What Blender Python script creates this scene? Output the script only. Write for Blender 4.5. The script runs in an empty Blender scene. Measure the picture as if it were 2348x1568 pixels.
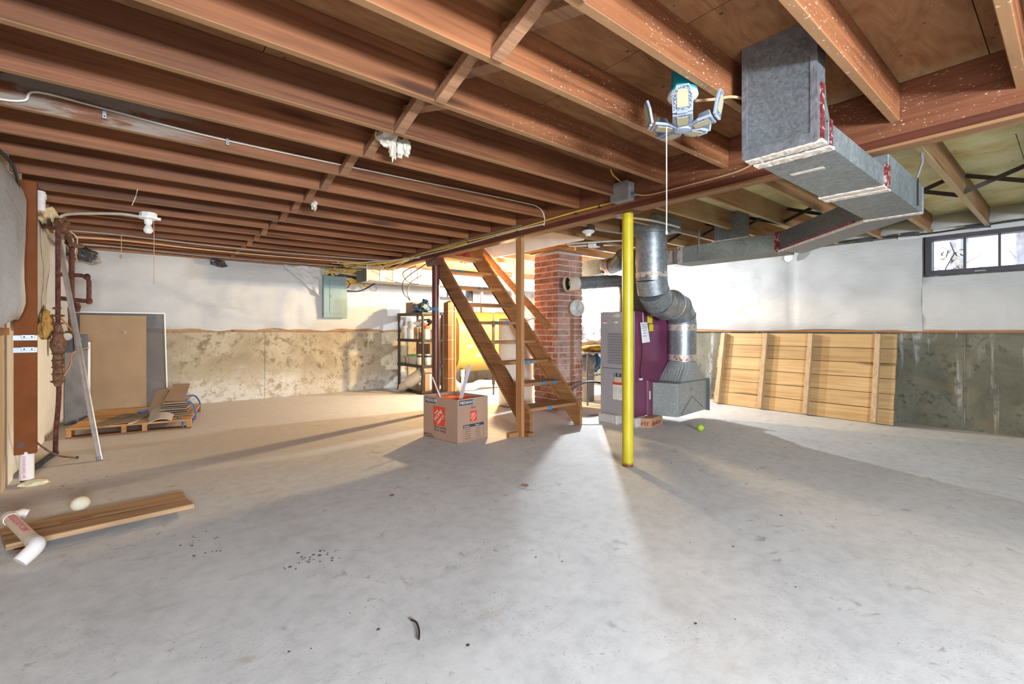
import bpy, bmesh, math, random
from mathutils import Vector, Matrix, noise as mnoise
R = random.Random(7)
scn = bpy.context.scene
COL = scn.collection

# ------------------------------------------------------------ camera, world, lights, exposure
CAM_H, YAW, FPX = 1.022, math.radians(39.08), 1057.0
cam = bpy.data.cameras.new('camera'); camo = bpy.data.objects.new('camera', cam); COL.objects.link(camo)
camo.location = (0, 0, CAM_H)
camo.rotation_euler = (math.radians(90), 0, -YAW)
cam.sensor_width = 36.0; cam.lens = FPX / 2348 * 36.0
cam.shift_y = -29.5 / 2348
cam.clip_start = 0.02
scn.camera = camo
scn.view_settings.view_transform = 'Standard'
scn.view_settings.look = 'None'
scn.view_settings.gamma = 1.0
scn.view_settings.use_curve_mapping = False
scn.view_settings.exposure = 1.14
scn.cycles.use_denoising = True
scn.cycles.max_bounces = 10
scn.cycles.diffuse_bounces = 6
scn.cycles.sample_clamp_indirect = 6.0

world = bpy.data.worlds.new('world'); scn.world = world; world.use_nodes = True
bg = world.node_tree.nodes['Background']
bg.inputs[0].default_value = (0.80, 0.90, 1.0, 1); bg.inputs[1].default_value = 2.2

def lamp(name, kind, loc, power, color, size=0.1, target=None, size_y=None):
    l = bpy.data.lights.new(name, kind); l.energy = power; l.color = color
    if kind == 'AREA':
        l.size = size
        if size_y: l.shape = 'RECTANGLE'; l.size_y = size_y
    else:
        l.shadow_soft_size = size
    o = bpy.data.objects.new(name, l); COL.objects.link(o); o.location = loc
    if target:
        o.rotation_euler = (Vector(target) - Vector(loc)).to_track_quat('-Z', 'Y').to_euler()
    return o
WARM_BULB = (4.2, 5.4, 1.85)
COOL_BULB = (5.50, 4.79, 1.80)
WARM_POWER, COOL_POWER = 165.0, 165.0
lamp('warm_bulb_light', 'POINT', (WARM_BULB[0], WARM_BULB[1], WARM_BULB[2] - 0.075), WARM_POWER, (1.0, 0.70, 0.34), 0.03)
lamp('cool_bulb_light', 'POINT', (COOL_BULB[0], COOL_BULB[1], COOL_BULB[2] - 0.075), COOL_POWER, (0.86, 0.94, 1.0), 0.03)
lamp('rear_fill_light', 'AREA', (0.3, -2.7, 1.2), 225.0, (0.82, 0.92, 1.0), 1.6, (0.5, 3.0, 1.15), 0.4)  # unseen area light added behind the camera; no opening is built there

# ------------------------------------------------------------ mesh helpers
class MB:
    def __init__(s): s.v = []; s.f = []
    def add(s, vs, fs):
        b = len(s.v); s.v += [tuple(x) for x in vs]; s.f += [tuple(b + i for i in q) for q in fs]; return s
    def box(s, x0, x1, y0, y1, z0, z1):
        return s.add([(x0,y0,z0),(x1,y0,z0),(x1,y1,z0),(x0,y1,z0),(x0,y0,z1),(x1,y0,z1),(x1,y1,z1),(x0,y1,z1)],
                     [(0,3,2,1),(4,5,6,7),(0,1,5,4),(1,2,6,5),(2,3,7,6),(3,0,4,7)])
    def obox(s, c, size, m=None):
        m = m or Matrix.Identity(3); c = Vector(c); h = Vector(size) * 0.5
        vs = [c + m @ Vector((sx*h.x, sy*h.y, sz*h.z)) for sz in (-1,1) for sx, sy in ((-1,-1),(1,-1),(1,1),(-1,1))]
        return s.add(vs, [(0,3,2,1),(4,5,6,7),(0,1,5,4),(1,2,6,5),(2,3,7,6),(3,0,4,7)])
    def bar(s, p0, p1, w, h, up=(0,0,1)):
        p0, p1 = Vector(p0), Vector(p1); d = (p1-p0); L = d.length; d.normalize()
        y = Vector(up).cross(d)
        if y.length < 1e-4: y = Vector((0,1,0)).cross(d)
        y.normalize(); z = d.cross(y)
        return s.obox((p0+p1)/2, (L, w, h), Matrix((d, y, z)).transposed())
    def tube(s, pts, r, n=8, caps=True, sub=0):
        pts = [Vector(p) for p in pts]
        if sub:
            q = []
            for i in range(len(pts)-1):
                a, b = pts[max(i-1,0)], pts[i]; c, d = pts[i+1], pts[min(i+2,len(pts)-1)]
                for k in range(sub):
                    t = k/sub
                    q.append(0.5*((2*b)+(c-a)*t+(2*a-5*b+4*c-d)*t*t+(3*b-a-3*c+d)*t**3))
            q.append(pts[-1]); pts = q
        rs = r if isinstance(r, (list,tuple)) else [r]*len(pts)
        if len(rs) != len(pts):
            rs = [rs[min(len(rs)-1, int(i/(len(pts)-1)*(len(rs)-1)+.5))] for i in range(len(pts))]
        vs = []; t0 = (pts[1]-pts[0]).normalized()
        nrm = t0.orthogonal().normalized()
        for i, p in enumerate(pts):
            t = (pts[min(i+1,len(pts)-1)]-pts[max(i-1,0)]).normalized()
            nrm = (nrm - t*nrm.dot(t))
            if nrm.length < 1e-5: nrm = t.orthogonal()
            nrm.normalize(); b = t.cross(nrm)
            for k in range(n):
                a = 2*math.pi*k/n
                vs.append(p + (nrm*math.cos(a)+b*math.sin(a))*rs[i])
        fs = [(i*n+k, i*n+(k+1)%n, (i+1)*n+(k+1)%n, (i+1)*n+k) for i in range(len(pts)-1) for k in range(n)]
        if caps:
            fs.append(tuple(reversed(range(n)))); fs.append(tuple((len(pts)-1)*n+k for k in range(n)))
        return s.add(vs, fs)
    def cyl(s, p0, p1, r0, r1=None, n=20, caps=True):
        return s.tube([p0, p1], [r0, r0 if r1 is None else r1], n, caps)
    def lathe(s, c, prof, n=24, ax=(0,0,1)):
        ax = Vector(ax).normalized(); u = ax.orthogonal().normalized(); w = ax.cross(u); c = Vector(c)
        vs = []; m = len(prof)
        for r, z in prof:
            for k in range(n):
                a = 2*math.pi*k/n
                vs.append(c + ax*z + (u*math.cos(a)+w*math.sin(a))*max(r,1e-4))
        fs = [(i*n+k, i*n+(k+1)%n, (i+1)*n+(k+1)%n, (i+1)*n+k) for i in range(m-1) for k in range(n)]
        return s.add(vs, fs)
    def prism(s, poly, axis, a, b):
        def P(p, t):
            return {'X': (t,p[0],p[1]), 'Y': (p[0],t,p[1]), 'Z': (p[0],p[1],t)}[axis]
        n = len(poly)
        vs = [P(p,a) for p in poly] + [P(p,b) for p in poly]
        fs = [tuple(reversed(range(n))), tuple(range(n,2*n))] + [(i,(i+1)%n,n+(i+1)%n,n+i) for i in range(n)]
        return s.add(vs, fs)
    def slab(s, q, n):           # quad q thickened by the vector n
        q = [Vector(x) for x in q]; n = Vector(n)
        return s.add(q + [x+n for x in q], [(0,3,2,1),(4,5,6,7),(0,1,5,4),(1,2,6,5),(2,3,7,6),(3,0,4,7)])
    def grid(s, nu, nv, fn, thick=None):
        vs = [fn(i/nu, j/nv) for j in range(nv+1) for i in range(nu+1)]
        fs = [(j*(nu+1)+i, j*(nu+1)+i+1, (j+1)*(nu+1)+i+1, (j+1)*(nu+1)+i) for j in range(nv) for i in range(nu)]
        s.add(vs, fs)
        if thick:
            t = Vector(thick); b = [Vector(x)+t for x in vs]
            s.add(b, [tuple(reversed(q)) for q in fs])
            o = len(s.v)-2*len(vs); N = len(vs)
            edge = [i for i in range(nu)]
            loop = list(range(nu+1)) + [j*(nu+1)+nu for j in range(1,nv+1)] + [nv*(nu+1)+i for i in range(nu-1,-1,-1)] + [j*(nu+1) for j in range(nv-1,0,-1)]
            for a, c in zip(loop, loop[1:]+loop[:1]):
                s.f.append((o+c, o+a, o+a+N, o+c+N))
        return s
    def blob(s, c, rad, amp=0.25, freq=3.0, seed=0, sub=3, flat=None):
        bm = bmesh.new(); bmesh.ops.create_icosphere(bm, subdivisions=sub, radius=1)
        vs = []
        for v in bm.verts:
            p = v.co.copy(); k = 1 + amp*mnoise.noise(p*freq*0.5+Vector((seed*3.1,seed*1.7,seed))) + amp*.5*mnoise.noise(p*freq+Vector((seed,seed,0)))
            q = Vector((p.x*rad[0]*k, p.y*rad[1]*k, p.z*rad[2]*k))
            if flat is not None: q.z = max(q.z, flat)
            vs.append(Vector(c)+q)
        fs = [tuple(v.index for v in f.verts) for f in bm.faces]; bm.free()
        return s.add(vs, fs)

ORG = {}
def build(name, mb, mat, parent=None, smooth=False, bevel=0.0, loc=None, fix=True):
    """one mesh object from world-space geometry; its origin is its parent's origin, or loc"""
    org = Vector(ORG[parent.name]) if parent else Vector(loc if loc else (0,0,0))
    me = bpy.data.meshes.new(name)
    me.from_pydata([Vector(p)-org for p in mb.v], [], mb.f)
    if fix or bevel:
        bm = bmesh.new(); bm.from_mesh(me)
        bmesh.ops.recalc_face_normals(bm, faces=bm.faces)
        if bevel:
            ed = [e for e in bm.edges if len(e.link_faces) == 2 and e.calc_face_angle(0) > 0.6]
            bmesh.ops.bevel(bm, geom=ed, offset=bevel, segments=1, affect='EDGES', clamp_overlap=True)
        bm.to_mesh(me); bm.free()
    if smooth:
        me.polygons.foreach_set('use_smooth', [True]*len(me.polygons))
        if smooth != 'all':
            bm = bmesh.new(); bm.from_mesh(me)
            for e in bm.edges:
                if len(e.link_faces) == 2 and e.calc_face_angle(0) > 0.7: e.smooth = False
            bm.to_mesh(me); bm.free()
    me.materials.append(mat)
    o = bpy.data.objects.new(name, me); COL.objects.link(o)
    if parent: o.parent = parent
    else: o.location = org
    ORG[o.name] = org
    return o
def tag(o, label, cat, group=None):
    o['label'] = label; o['category'] = cat
    if group: o['group'] = group
    return o
def thing(name, loc, label, cat, group=None):
    o = bpy.data.objects.new(name, None); COL.objects.link(o); o.location = loc; o.empty_display_size = 0.05
    ORG[o.name] = Vector(loc)
    return tag(o, label, cat, group)
def struct(o):
    o['kind'] = 'structure'; return o
def stuff(o):
    o['kind'] = 'stuff'; return o

# ------------------------------------------------------------ material helpers
class NT:
    def __init__(s, name):
        s.m = bpy.data.materials.new(name); s.m.use_nodes = True; s.t = s.m.node_tree
        s.b = s.t.nodes['Principled BSDF']; s.n = s.t.nodes
    def new(s, kind, **kw):
        n = s.n.new(kind)
        for k, v in kw.items(): setattr(n, k, v)
        return n
    def link(s, a, b): s.t.links.new(a, b)
    def val(s, sock, v):
        if hasattr(v, 'is_linked'): s.link(v, sock)
        else: sock.default_value = v
    def coords(s, kind='Object', scale=(1,1,1), rnd=True, rot=(0,0,0)):
        if kind == 'World':
            src = s.new('ShaderNodeNewGeometry').outputs['Position']
        else:
            src = s.new('ShaderNodeTexCoord').outputs[kind]
        mp = s.new('ShaderNodeMapping'); mp.inputs['Scale'].default_value = scale; mp.inputs['Rotation'].default_value = rot
        s.link(src, mp.inputs[0])
        if rnd:
            oi = s.new('ShaderNodeObjectInfo'); mu = s.new('ShaderNodeVectorMath', operation='SCALE')
            cx = s.new('ShaderNodeCombineXYZ')
            for i in range(3): s.link(oi.outputs['Random'], cx.inputs[i])
            s.link(cx.outputs[0], mu.inputs[0]); mu.inputs['Scale'].default_value = 37.0
            ad = s.new('ShaderNodeVectorMath', operation='ADD')
            s.link(mp.outputs[0], ad.inputs[0]); s.link(mu.outputs[0], ad.inputs[1]); return ad.outputs[0]
        return mp.outputs[0]
    def noise(s, co, scale=5, detail=5, rough=.55, dist=0):
        n = s.new('ShaderNodeTexNoise'); s.link(co, n.inputs['Vector'])
        n.inputs['Scale'].default_value = scale; n.inputs['Detail'].default_value = detail
        n.inputs['Roughness'].default_value = rough; n.inputs['Distortion'].default_value = dist
        return n.outputs[0]
    def voro(s, co, scale=20, feat='F1'):
        n = s.new('ShaderNodeTexVoronoi', feature=feat); s.link(co, n.inputs['Vector']); n.inputs['Scale'].default_value = scale
        return n.outputs['Distance']
    def ramp(s, f, stops):
        n = s.new('ShaderNodeValToRGB'); s.link(f, n.inputs[0]); e = n.color_ramp.elements
        while len(e) < len(stops): e.new(0.5)
        for x, (p, c) in zip(e, stops):
            x.position = p; x.color = (*c, 1) if len(c) == 3 else c
        return n.outputs[0]
    def step(s, f, a, b):
        n = s.new('ShaderNodeMapRange', interpolation_type='SMOOTHSTEP'); s.link(f, n.inputs[0])
        n.inputs[1].default_value = a; n.inputs[2].default_value = b; return n.outputs[0]
    def mix(s, f, a, b, mode='MIX'):
        n = s.new('ShaderNodeMix', data_type='RGBA', blend_type=mode)
        s.val(n.inputs[0], f)
        for sock, v in ((n.inputs[6], a), (n.inputs[7], b)):
            if isinstance(v, tuple): sock.default_value = (*v, 1) if len(v) == 3 else v
            else: s.link(v, sock)
        return n.outputs[2]
    def math(s, op, a, b=0.0):
        n = s.new('ShaderNodeMath', operation=op); s.val(n.inputs[0], a); s.val(n.inputs[1], b); return n.outputs[0]
    def xyz(s, kind='World'):
        n = s.new('ShaderNodeSeparateXYZ')
        s.link(s.new('ShaderNodeNewGeometry').outputs['Position'] if kind == 'World' else s.new('ShaderNodeTexCoord').outputs['Object'], n.inputs[0])
        return n.outputs
    def vary(s, col, amt=.25, sat=1.0):
        oi = s.new('ShaderNodeObjectInfo'); h = s.new('ShaderNodeHueSaturation'); h.inputs['Saturation'].default_value = sat
        mr = s.new('ShaderNodeMapRange'); s.link(oi.outputs['Random'], mr.inputs[0])
        mr.inputs[3].default_value = 1-amt; mr.inputs[4].default_value = 1+amt
        s.link(mr.outputs[0], h.inputs['Value']); s.link(col, h.inputs['Color']); return h.outputs[0]
    def out(s, col, rough=.7, metal=0.0, bump=None, bs=.3, bd=.01, spec=None):
        if isinstance(col, tuple): s.b.inputs['Base Color'].default_value = (*col, 1)
        else: s.link(col, s.b.inputs['Base Color'])
        s.val(s.b.inputs['Roughness'], rough); s.val(s.b.inputs['Metallic'], metal)
        if spec is not None: s.b.inputs['Specular IOR Level'].default_value = spec
        if bump is not None:
            n = s.new('ShaderNodeBump'); n.inputs['Strength'].default_value = bs; n.inputs['Distance'].default_value = bd
            s.link(bump, n.inputs['Height']); s.link(n.outputs[0], s.b.inputs['Normal'])
        return s.m
def plain(name, c, rough=.6, metal=0.0, var=.12, nscale=14, spec=None, rnd=0.0, bump=0.0):
    t = NT(name); co = t.coords('Object')
    f = t.noise(co, nscale, 5)
    d = tuple(x*(1-var) for x in c); l = tuple(min(1, x*(1+var)) for x in c)
    col = t.ramp(f, [(.3, d), (.7, l)])
    if rnd: col = t.vary(col, rnd)
    return t.out(col, rough, metal, f if bump else None, bump, .01, spec)
def glow(name, c, s):
    t = NT(name); t.b.inputs['Base Color'].default_value = (0,0,0,1)
    t.b.inputs['Emission Color'].default_value = (*c,1); t.b.inputs['Emission Strength'].default_value = s; return t.m
def wood(name, dark, light, axis='X', grain=1.0, rnd=.18, rough=.6, specks=None, knots=True, rot=(0,0,0), stain=None, bs=.25, edge=None):
    t = NT(name)
    sc = {'X': (.35,6,6), 'Y': (6,.35,6), 'Z': (6,6,.35)}[axis]
    sc = tuple(x*grain for x in sc)
    co = t.coords('Object', sc, True, rot)
    n1 = t.noise(co, 2.2, 6, .6, 1.6)
    fs = {'X': (.9,42,42), 'Y': (42,.9,42), 'Z': (42,42,.9)}[axis]
    n2 = t.noise(t.coords('Object', tuple(x*grain for x in fs), True, rot), 1.0, 3, .6, .5)
    big = t.noise(t.coords('Object', (1.2,1.2,1.2), True), 1.5, 3)
    f = t.math('ADD', t.math('ADD', t.math('MULTIPLY', n1, .40), t.math('MULTIPLY', n2, .38)), t.math('MULTIPLY', big, .22))
    col = t.ramp(f, [(.36, dark), (.5, tuple(.45*a+.55*b for a, b in zip(dark, light))), (.64, light)])
    if knots:
        ks = {'X': (1.1,9,9), 'Y': (9,1.1,9), 'Z': (9,9,1.1)}[axis]
        kv = t.voro(t.coords('Object', tuple(x*.55 for x in ks), True), 1.0)
        col = t.mix(t.math('MULTIPLY', t.step(kv, .17, .07), .75), col, tuple(x*.3 for x in dark))
    if stain:
        big = t.noise(t.coords('World', (1,1,1), False), 1.3, 5, .6)
        col = t.mix(t.math('MULTIPLY', t.step(big, .5, .68), .7), col, stain)
    if rnd: col = t.vary(col, rnd)
    if name == 'joist_wood':          # grey water-weathered stretch on the joist that carries the thin wire
        p = t.xyz('World')
        wm = t.math('MULTIPLY', t.math('MULTIPLY', t.step(p[1], 2.93, 2.95), t.step(p[1], 3.02, 3.0)), t.step(t.math('ADD', p[0], t.math('MULTIPLY', n1, .8)), .75, .45))
        wn = t.noise(t.coords('World', (2.2,2,9), False), 2.0, 5, .6, .4)
        col = t.mix(t.math('MULTIPLY', t.math('MULTIPLY', wm, t.step(wn, .42, .55)), .8), col, (.24,.2,.165))
    if edge:                          # rough-sawn undersides painted paler for the light bounced off the floor
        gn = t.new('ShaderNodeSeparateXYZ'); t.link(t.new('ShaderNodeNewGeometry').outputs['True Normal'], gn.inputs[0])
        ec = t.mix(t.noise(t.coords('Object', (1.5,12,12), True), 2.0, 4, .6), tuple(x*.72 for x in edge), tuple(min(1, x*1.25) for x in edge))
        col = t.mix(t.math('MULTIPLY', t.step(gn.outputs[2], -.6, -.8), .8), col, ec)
    if specks:
        p = t.xyz('World')
        m = t.math('MULTIPLY', t.step(p[0], *specks[0]), t.step(p[1], *specks[1]))
        wc = t.coords('World', (1,1,1), False)
        sp = t.step(t.noise(t.coords('World', (1,1,2.2), False, (.3,.5,.2)), 62, 2, .5), .655, .69)
        bigs = t.step(t.noise(wc, 5, 3), .35, .55)
        col = t.mix(t.math('MULTIPLY', t.math('MULTIPLY', sp, m), t.math('MULTIPLY', bigs, .6)), col, (.72,.62,.52))
    return t.out(col, rough, 0, f, bs, .004, .35)
def galv(name, base=(.42,.46,.49), dark=(.2,.22,.235), scale=60, metal=.55, rough=.42):
    t = NT(name); co = t.coords('Object')
    vn = t.new('ShaderNodeTexVoronoi'); t.link(co, vn.inputs['Vector']); vn.inputs['Scale'].default_value = scale*1.7
    bw = t.new('ShaderNodeRGBToBW'); t.link(vn.outputs['Color'], bw.inputs[0]); v = bw.outputs[0]; n = t.noise(co, 4, 5, .6)
    f = t.math('ADD', t.math('MULTIPLY', v, .45), t.math('MULTIPLY', n, .55))
    col = t.ramp(f, [(.25, tuple(.6*a+.4*b for a, b in zip(dark, base))), (.5, base), (.8, tuple(min(1,x*1.35) for x in base))])
    rg = t.math('ADD', t.math('MULTIPLY', n, .25), rough-.1)
    return t.out(col, rg, metal, v, .08, .002)

# ------------------------------------------------------------ materials
M = {}
JD, JL = (.085,.026,.0105), (.27,.1,.039)
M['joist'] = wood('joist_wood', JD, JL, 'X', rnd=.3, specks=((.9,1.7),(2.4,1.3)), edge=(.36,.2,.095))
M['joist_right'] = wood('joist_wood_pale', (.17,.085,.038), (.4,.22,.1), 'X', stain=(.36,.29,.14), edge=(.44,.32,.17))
M['girder'] = wood('girder_wood', (.09,.028,.013), (.22,.08,.036), 'Y', specks=((2.0,2.4),(3.0,1.2)))
M['girder_low'] = wood('girder_lower_wood', (.06,.014,.008), (.16,.045,.022), 'Y')
M['ledger'] = wood('ledger_wood', (.2,.085,.035), (.42,.22,.1), 'Y')
M['bridging'] = wood('bridging_wood', (.15,.07,.038), (.38,.2,.11), 'X', 2)
M['bridging_dark'] = plain('dark_bridging_steel', (.045,.03,.024), .6, .1)
M['stair'] = wood('stair_wood', (.2,.085,.032), (.5,.26,.11), 'X', 1.2, specks=None)
M['stringer'] = wood('stringer_wood', (.13,.05,.019), (.34,.155,.06), 'Y', 1.0, rot=(math.radians(-45),0,0))
M['stringer_lit'] = wood('stringer_wood_lit', (.22,.09,.03), (.52,.26,.1), 'Y', 1.0, rot=(math.radians(-45),0,0))  # lighter copy of the stringer wood, orange light on its face painted in
M['post2x4'] = wood('stud_wood', (.24,.1,.035), (.44,.22,.09), 'Z')
M['pine'] = wood('pine_board', (.36,.21,.085), (.58,.4,.2), 'Y', rnd=.1, rough=.5)
M['batten'] = wood('batten_wood', (.33,.22,.13), (.62,.46,.28), 'Z', 2)
M['brownpaint'] = plain('brown_painted_board', (.19,.062,.022), .8, 0, .12, 9, spec=.08)
M['redbrown'] = plain('red_brown_steel', (.11,.032,.022), .35, .1, .2)
M['yellow_paint'] = None
M['plank'] = wood('weathered_plank', (.19,.1,.05), (.5,.31,.17), 'X', .8, rough=.75)
M['pallet'] = wood('pallet_wood', (.32,.14,.045), (.68,.36,.13), 'X', 1.0)
M['palletdark'] = wood('pallet_runner_wood', (.12,.05,.02), (.27,.13,.06), 'X')
M['tanboard'] = plain('tan_hardboard', (.36,.24,.14), .7, 0, .08, 5)
M['galv'] = galv('galvanised_sheet', (.2,.22,.24), (.08,.09,.1)); M['galv_dark'] = galv('dark_galvanised_sheet', (.16,.175,.17), (.045,.05,.048), 75, .35, .55)
M['galv_round'] = galv('round_galvanised_sheet', (.3,.33,.35), (.2,.225,.24), 25, .7, .4)
M['galv_pale'] = galv('pale_galvanised_sheet', (.31,.33,.33), (.24,.26,.26), 45, .3, .5)
M['galv_box'] = galv('box_galvanised_sheet', (.21,.24,.245), (.11,.13,.135), 30, .4, .45)
M['mastic'] = plain('white_mastic', (.66,.56,.47), .7, 0, .3, 40)
t = NT('foil_tape'); co = t.coords('Object'); f = t.noise(co, 32, 3, .5, 1.0)
M['foil'] = t.out(t.ramp(t.noise(co, 26, 2, .5, .8), [(.30,(.3,.04,.035)),(.38,(.5,.25,.18)),(.45,(.55,.5,.46)),(.8,(.66,.64,.62))]), .32, .45, f, .6, .006)
t = NT('red_foil_tape'); co = t.coords('Object'); f = t.noise(co, 38, 3, .5, 1.0)
M['redfoil'] = t.out(t.ramp(f, [(.35,(.16,.015,.02)),(.52,(.3,.05,.05)),(.62,(.6,.5,.46)),(.8,(.75,.7,.68))]), .35, .4, f, .5, .006)
t = NT('foil_insulation'); co = t.coords('Object'); f = t.noise(co, 20, 4, .6, 1.0)
M['foilboard'] = t.out(t.ramp(f, [(.3,(.34,.29,.22)),(.6,(.5,.46,.4))]), .42, .25, f, .35, .006)
M['white_pvc'] = plain('white_pvc', (.74,.68,.66), .35, 0, .05)
M['white_plastic'] = plain('white_plastic', (.82,.81,.79), .4, 0, .04)
M['porcelain'] = plain('porcelain', (.8,.8,.78), .25, 0, .04)
M['steel_pole'] = plain('bare_steel_pole', (.5,.48,.48), .35, .6, .15)
M['pipe_red'] = plain('rusty_red_pipe', (.1,.036,.028), .7, 0, .5, 30, spec=.15)
M['pipe_rust'] = plain('corroded_pipe_fitting', (.15,.07,.038), .75, .1, .6, 40, bump=.6)
M['copper'] = plain('copper_tube', (.6,.26,.12), .35, .7)
M['meter'] = plain('dark_grey_meter', (.06,.07,.085), .5)
M['black'] = plain('black_rubber', (.016,.015,.015), .5)
M['dark_tape'] = plain('dark_duct_tape', (.05,.05,.055), .4)
M['zinc'] = plain('zinc_bracket', (.34,.36,.4), .45, .6)
M['teal'] = plain('teal_plastic', (.005,.24,.29), .4)
M['lampgrey'] = plain('lamp_grey_plastic', (.29,.33,.42), .4, 0, .1)
t = NT('lamp_heat_sink'); co = t.coords('Object'); f = t.voro(co, 220)
M['sink'] = t.out(t.ramp(f, [(.2,(.015,.02,.04)),(.4,(.05,.07,.13)),(.6,(.33,.38,.48))]), .45, .3)
M['diffuser'] = plain('cream_diffuser', (.36,.32,.2), .5, 0, .04)
M['cord_white'] = plain('white_cord', (.72,.68,.64), .6)
M['cord_tan'] = plain('tan_cable', (.48,.3,.17), .55)
M['cable_yellow'] = plain('yellow_cable', (.66,.45,.06), .45)
M['cable_white'] = plain('off_white_cable', (.6,.54,.46), .5)
M['cable_grey'] = plain('grey_cable', (.24,.2,.17), .5)
M['panelgrey'] = plain('grey_green_enamel', (.2,.29,.3), .4, .1, .06, 4)
M['furnace_grey'] = plain('grey_enamel', (.33,.32,.345), .4, .1, .06, 3)
M['furnace_purple'] = plain('plum_enamel', (.15,.033,.08), .32, .05, .2, 4)
M['slot'] = plain('dark_slot', (.05,.048,.055), .7)
M['paper'] = plain('white_paper', (.74,.75,.78), .7, 0, .04)
M['ink'] = plain('dark_ink', (.03,.03,.035), .8, 0, 0)
M['ink_navy'] = plain('navy_ink', (.035,.04,.075), .7, 0, 0)
M['ink_white'] = plain('white_ink', (.75,.72,.7), .7, 0, 0)
M['orange_ink'] = plain('orange_ink', (.62,.055,.012), .6, 0, .05)
M['red_ink'] = plain('red_ink', (.25,.018,.01), .7, 0, 0)
M['pink_ink'] = plain('pink_ink', (.55,.14,.2), .7, 0, 0)
M['card'] = plain('cardboard', (.36,.22,.155), .75, 0, .06, 3)
M['card_in'] = plain('cardboard_inside', (.28,.16,.1), .8, 0, .08, 5)
M['orange'] = plain('orange_bucket', (.8,.13,.015), .35)
M['lilac'] = plain('pale_lilac_bar', (.58,.55,.62), .5)
M['concrete_block'] = plain('concrete_block', (.5,.46,.43), .9, 0, .15, 30, bump=.3)
M['orange_block'] = plain('orange_brick_box', (.42,.23,.13), .75, 0, .15, 12)
M['tennis'] = plain('tennis_felt', (.42,.58,.03), .9, 0, .12, 60, bump=.4)
M['foamball'] = plain('white_foam', (.66,.6,.47), .85, 0, .06, 10)
M['shelf'] = plain('dark_plastic_shelf', (.035,.03,.027), .45)
M['lidgreen'] = plain('green_lid', (.05,.48,.07), .4)
M['lime'] = plain('lime_bottle', (.5,.62,.03), .3)
M['tub'] = plain('pale_tub', (.55,.5,.42), .5, 0, .08)
M['jar'] = plain('amber_jar', (.42,.24,.07), .25, 0, .5, 12)
M['label_white'] = plain('pale_label', (.68,.65,.6), .6)
M['can_steel'] = plain('can_steel', (.5,.48,.44), .35, .6)
M['bag_blue'] = None
M['canvas'] = plain('white_sack', (.7,.64,.55), .85, 0, .08, 12, bump=.2)
M['tank'] = plain('yellow_tank', (.47,.31,.06), .45, 0, .08, 3)
M['tank_end'] = plain('tank_end_shaded', (.35,.1,.02), .35, 0, .4, 6)  # end cap tinted brown for its shade, facing away from the bulb
M['heater'] = plain('cream_heater', (.66,.62,.55), .35, 0, .05, 4)
M['heater_top'] = plain('heater_top', (.26,.2,.17), .6)
t = NT('white_duct_hose'); co = t.coords('Object'); f = t.noise(co, 40, 3)
M['hose_white'] = t.out(t.ramp(f, [(.3,(.55,.53,.5)),(.7,(.8,.79,.77))]), .5, .1, f, .5, .005)
M['tape_blue'] = plain('blue_tape', (.03,.2,.46), .6)
M['strap_blue'] = plain('blue_strap', (.02,.14,.5), .45)
M['laminate'] = plain('laminate_brown', (.19,.13,.085), .5, 0, .12, 8, rnd=.1)
M['laminate_pale'] = plain('laminate_pale', (.52,.47,.41), .55, 0, .08, 8)
M['cardflat'] = plain('flat_cardboard', (.37,.24,.15), .75, 0, .08, 6, rnd=.12)
M['grey_item'] = plain('grey_item', (.36,.37,.4), .6)
M['dirt'] = plain('dark_debris', (.05,.04,.035), .9)
M['leaf_brown'] = plain('dry_leaf', (.3,.13,.06), .8)
M['fibre'] = plain('pink_yellow_insulation', (.42,.25,.08), .95, 0, .35, 30, bump=.8)
M['white_fibre'] = plain('white_foam_lump', (.7,.62,.42), .9, 0, .2, 20, bump=.5)
M['collar'] = plain('cream_flue_collar', (.6,.54,.44), .5, .2, .1)
M['soot'] = plain('soot_inside', (.06,.045,.035), .9)
M['clear_cap'] = plain('pale_flue_cap', (.6,.62,.62), .3, .4, .3, 20)
M['table'] = plain('grey_table', (.3,.31,.32), .5, .2)
M['mustard'] = plain('mustard_cloth', (.62,.36,.03), .8, 0, .2, 12)
M['frame_dark'] = plain('window_frame_grey', (.07,.065,.085), .5)
M['green_edge'] = plain('window_green_edge', (.03,.14,.08), .5)
M['drywall'] = plain('white_painted_board', (.85,.83,.8), .7, 0, .07, 5)
M['bark'] = plain('pale_bark', (.3,.29,.33), .9, 0, .3, 6)
M['leaf'] = plain('autumn_leaf', (.5,.36,.1), .7, 0, .3, 5, rnd=.4)
M['leafdark'] = plain('dark_leaf', (.1,.07,.06), .7)
M['earth'] = plain('leaf_litter', (.4,.33,.26), .95, 0, .3, 6)
t = NT('yellow_post_paint'); co = t.coords('Object'); f = t.noise(t.coords('Object',(1,1,.5)), 9, 6, .65)
c = t.ramp(f, [(.22,(.27,.18,.015)),(.42,(.46,.36,.012)),(.7,(.55,.44,.022))])
z = t.xyz('World')[2]
c = t.mix(t.math('MULTIPLY', t.step(t.math('ADD', z, t.math('MULTIPLY', t.noise(co,30,3), .03)), .055, .025), .95), c, (.12,.03,.02))
M['yellow_paint'] = t.out(c, .38)
t = NT('printed_bag'); co = t.coords('Object'); f = t.noise(co, 9, 2, .5, 2.0)
M['bag_blue'] = t.out(t.ramp(f, [(.36,(.02,.11,.03)),(.45,(.025,.08,.26)),(.56,(.04,.13,.36)),(.62,(.6,.6,.55)),(.7,(.45,.5,.06))]), .35)
t = NT('clutter_bag'); co = t.coords('Object'); f = t.noise(co, 14, 3, .6, 2.0)
M['clutter'] = t.out(t.ramp(f, [(.3,(.1,.16,.3)),(.42,(.75,.75,.76)),(.6,(.8,.8,.8)),(.68,(.4,.12,.1))]), .5)
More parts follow.
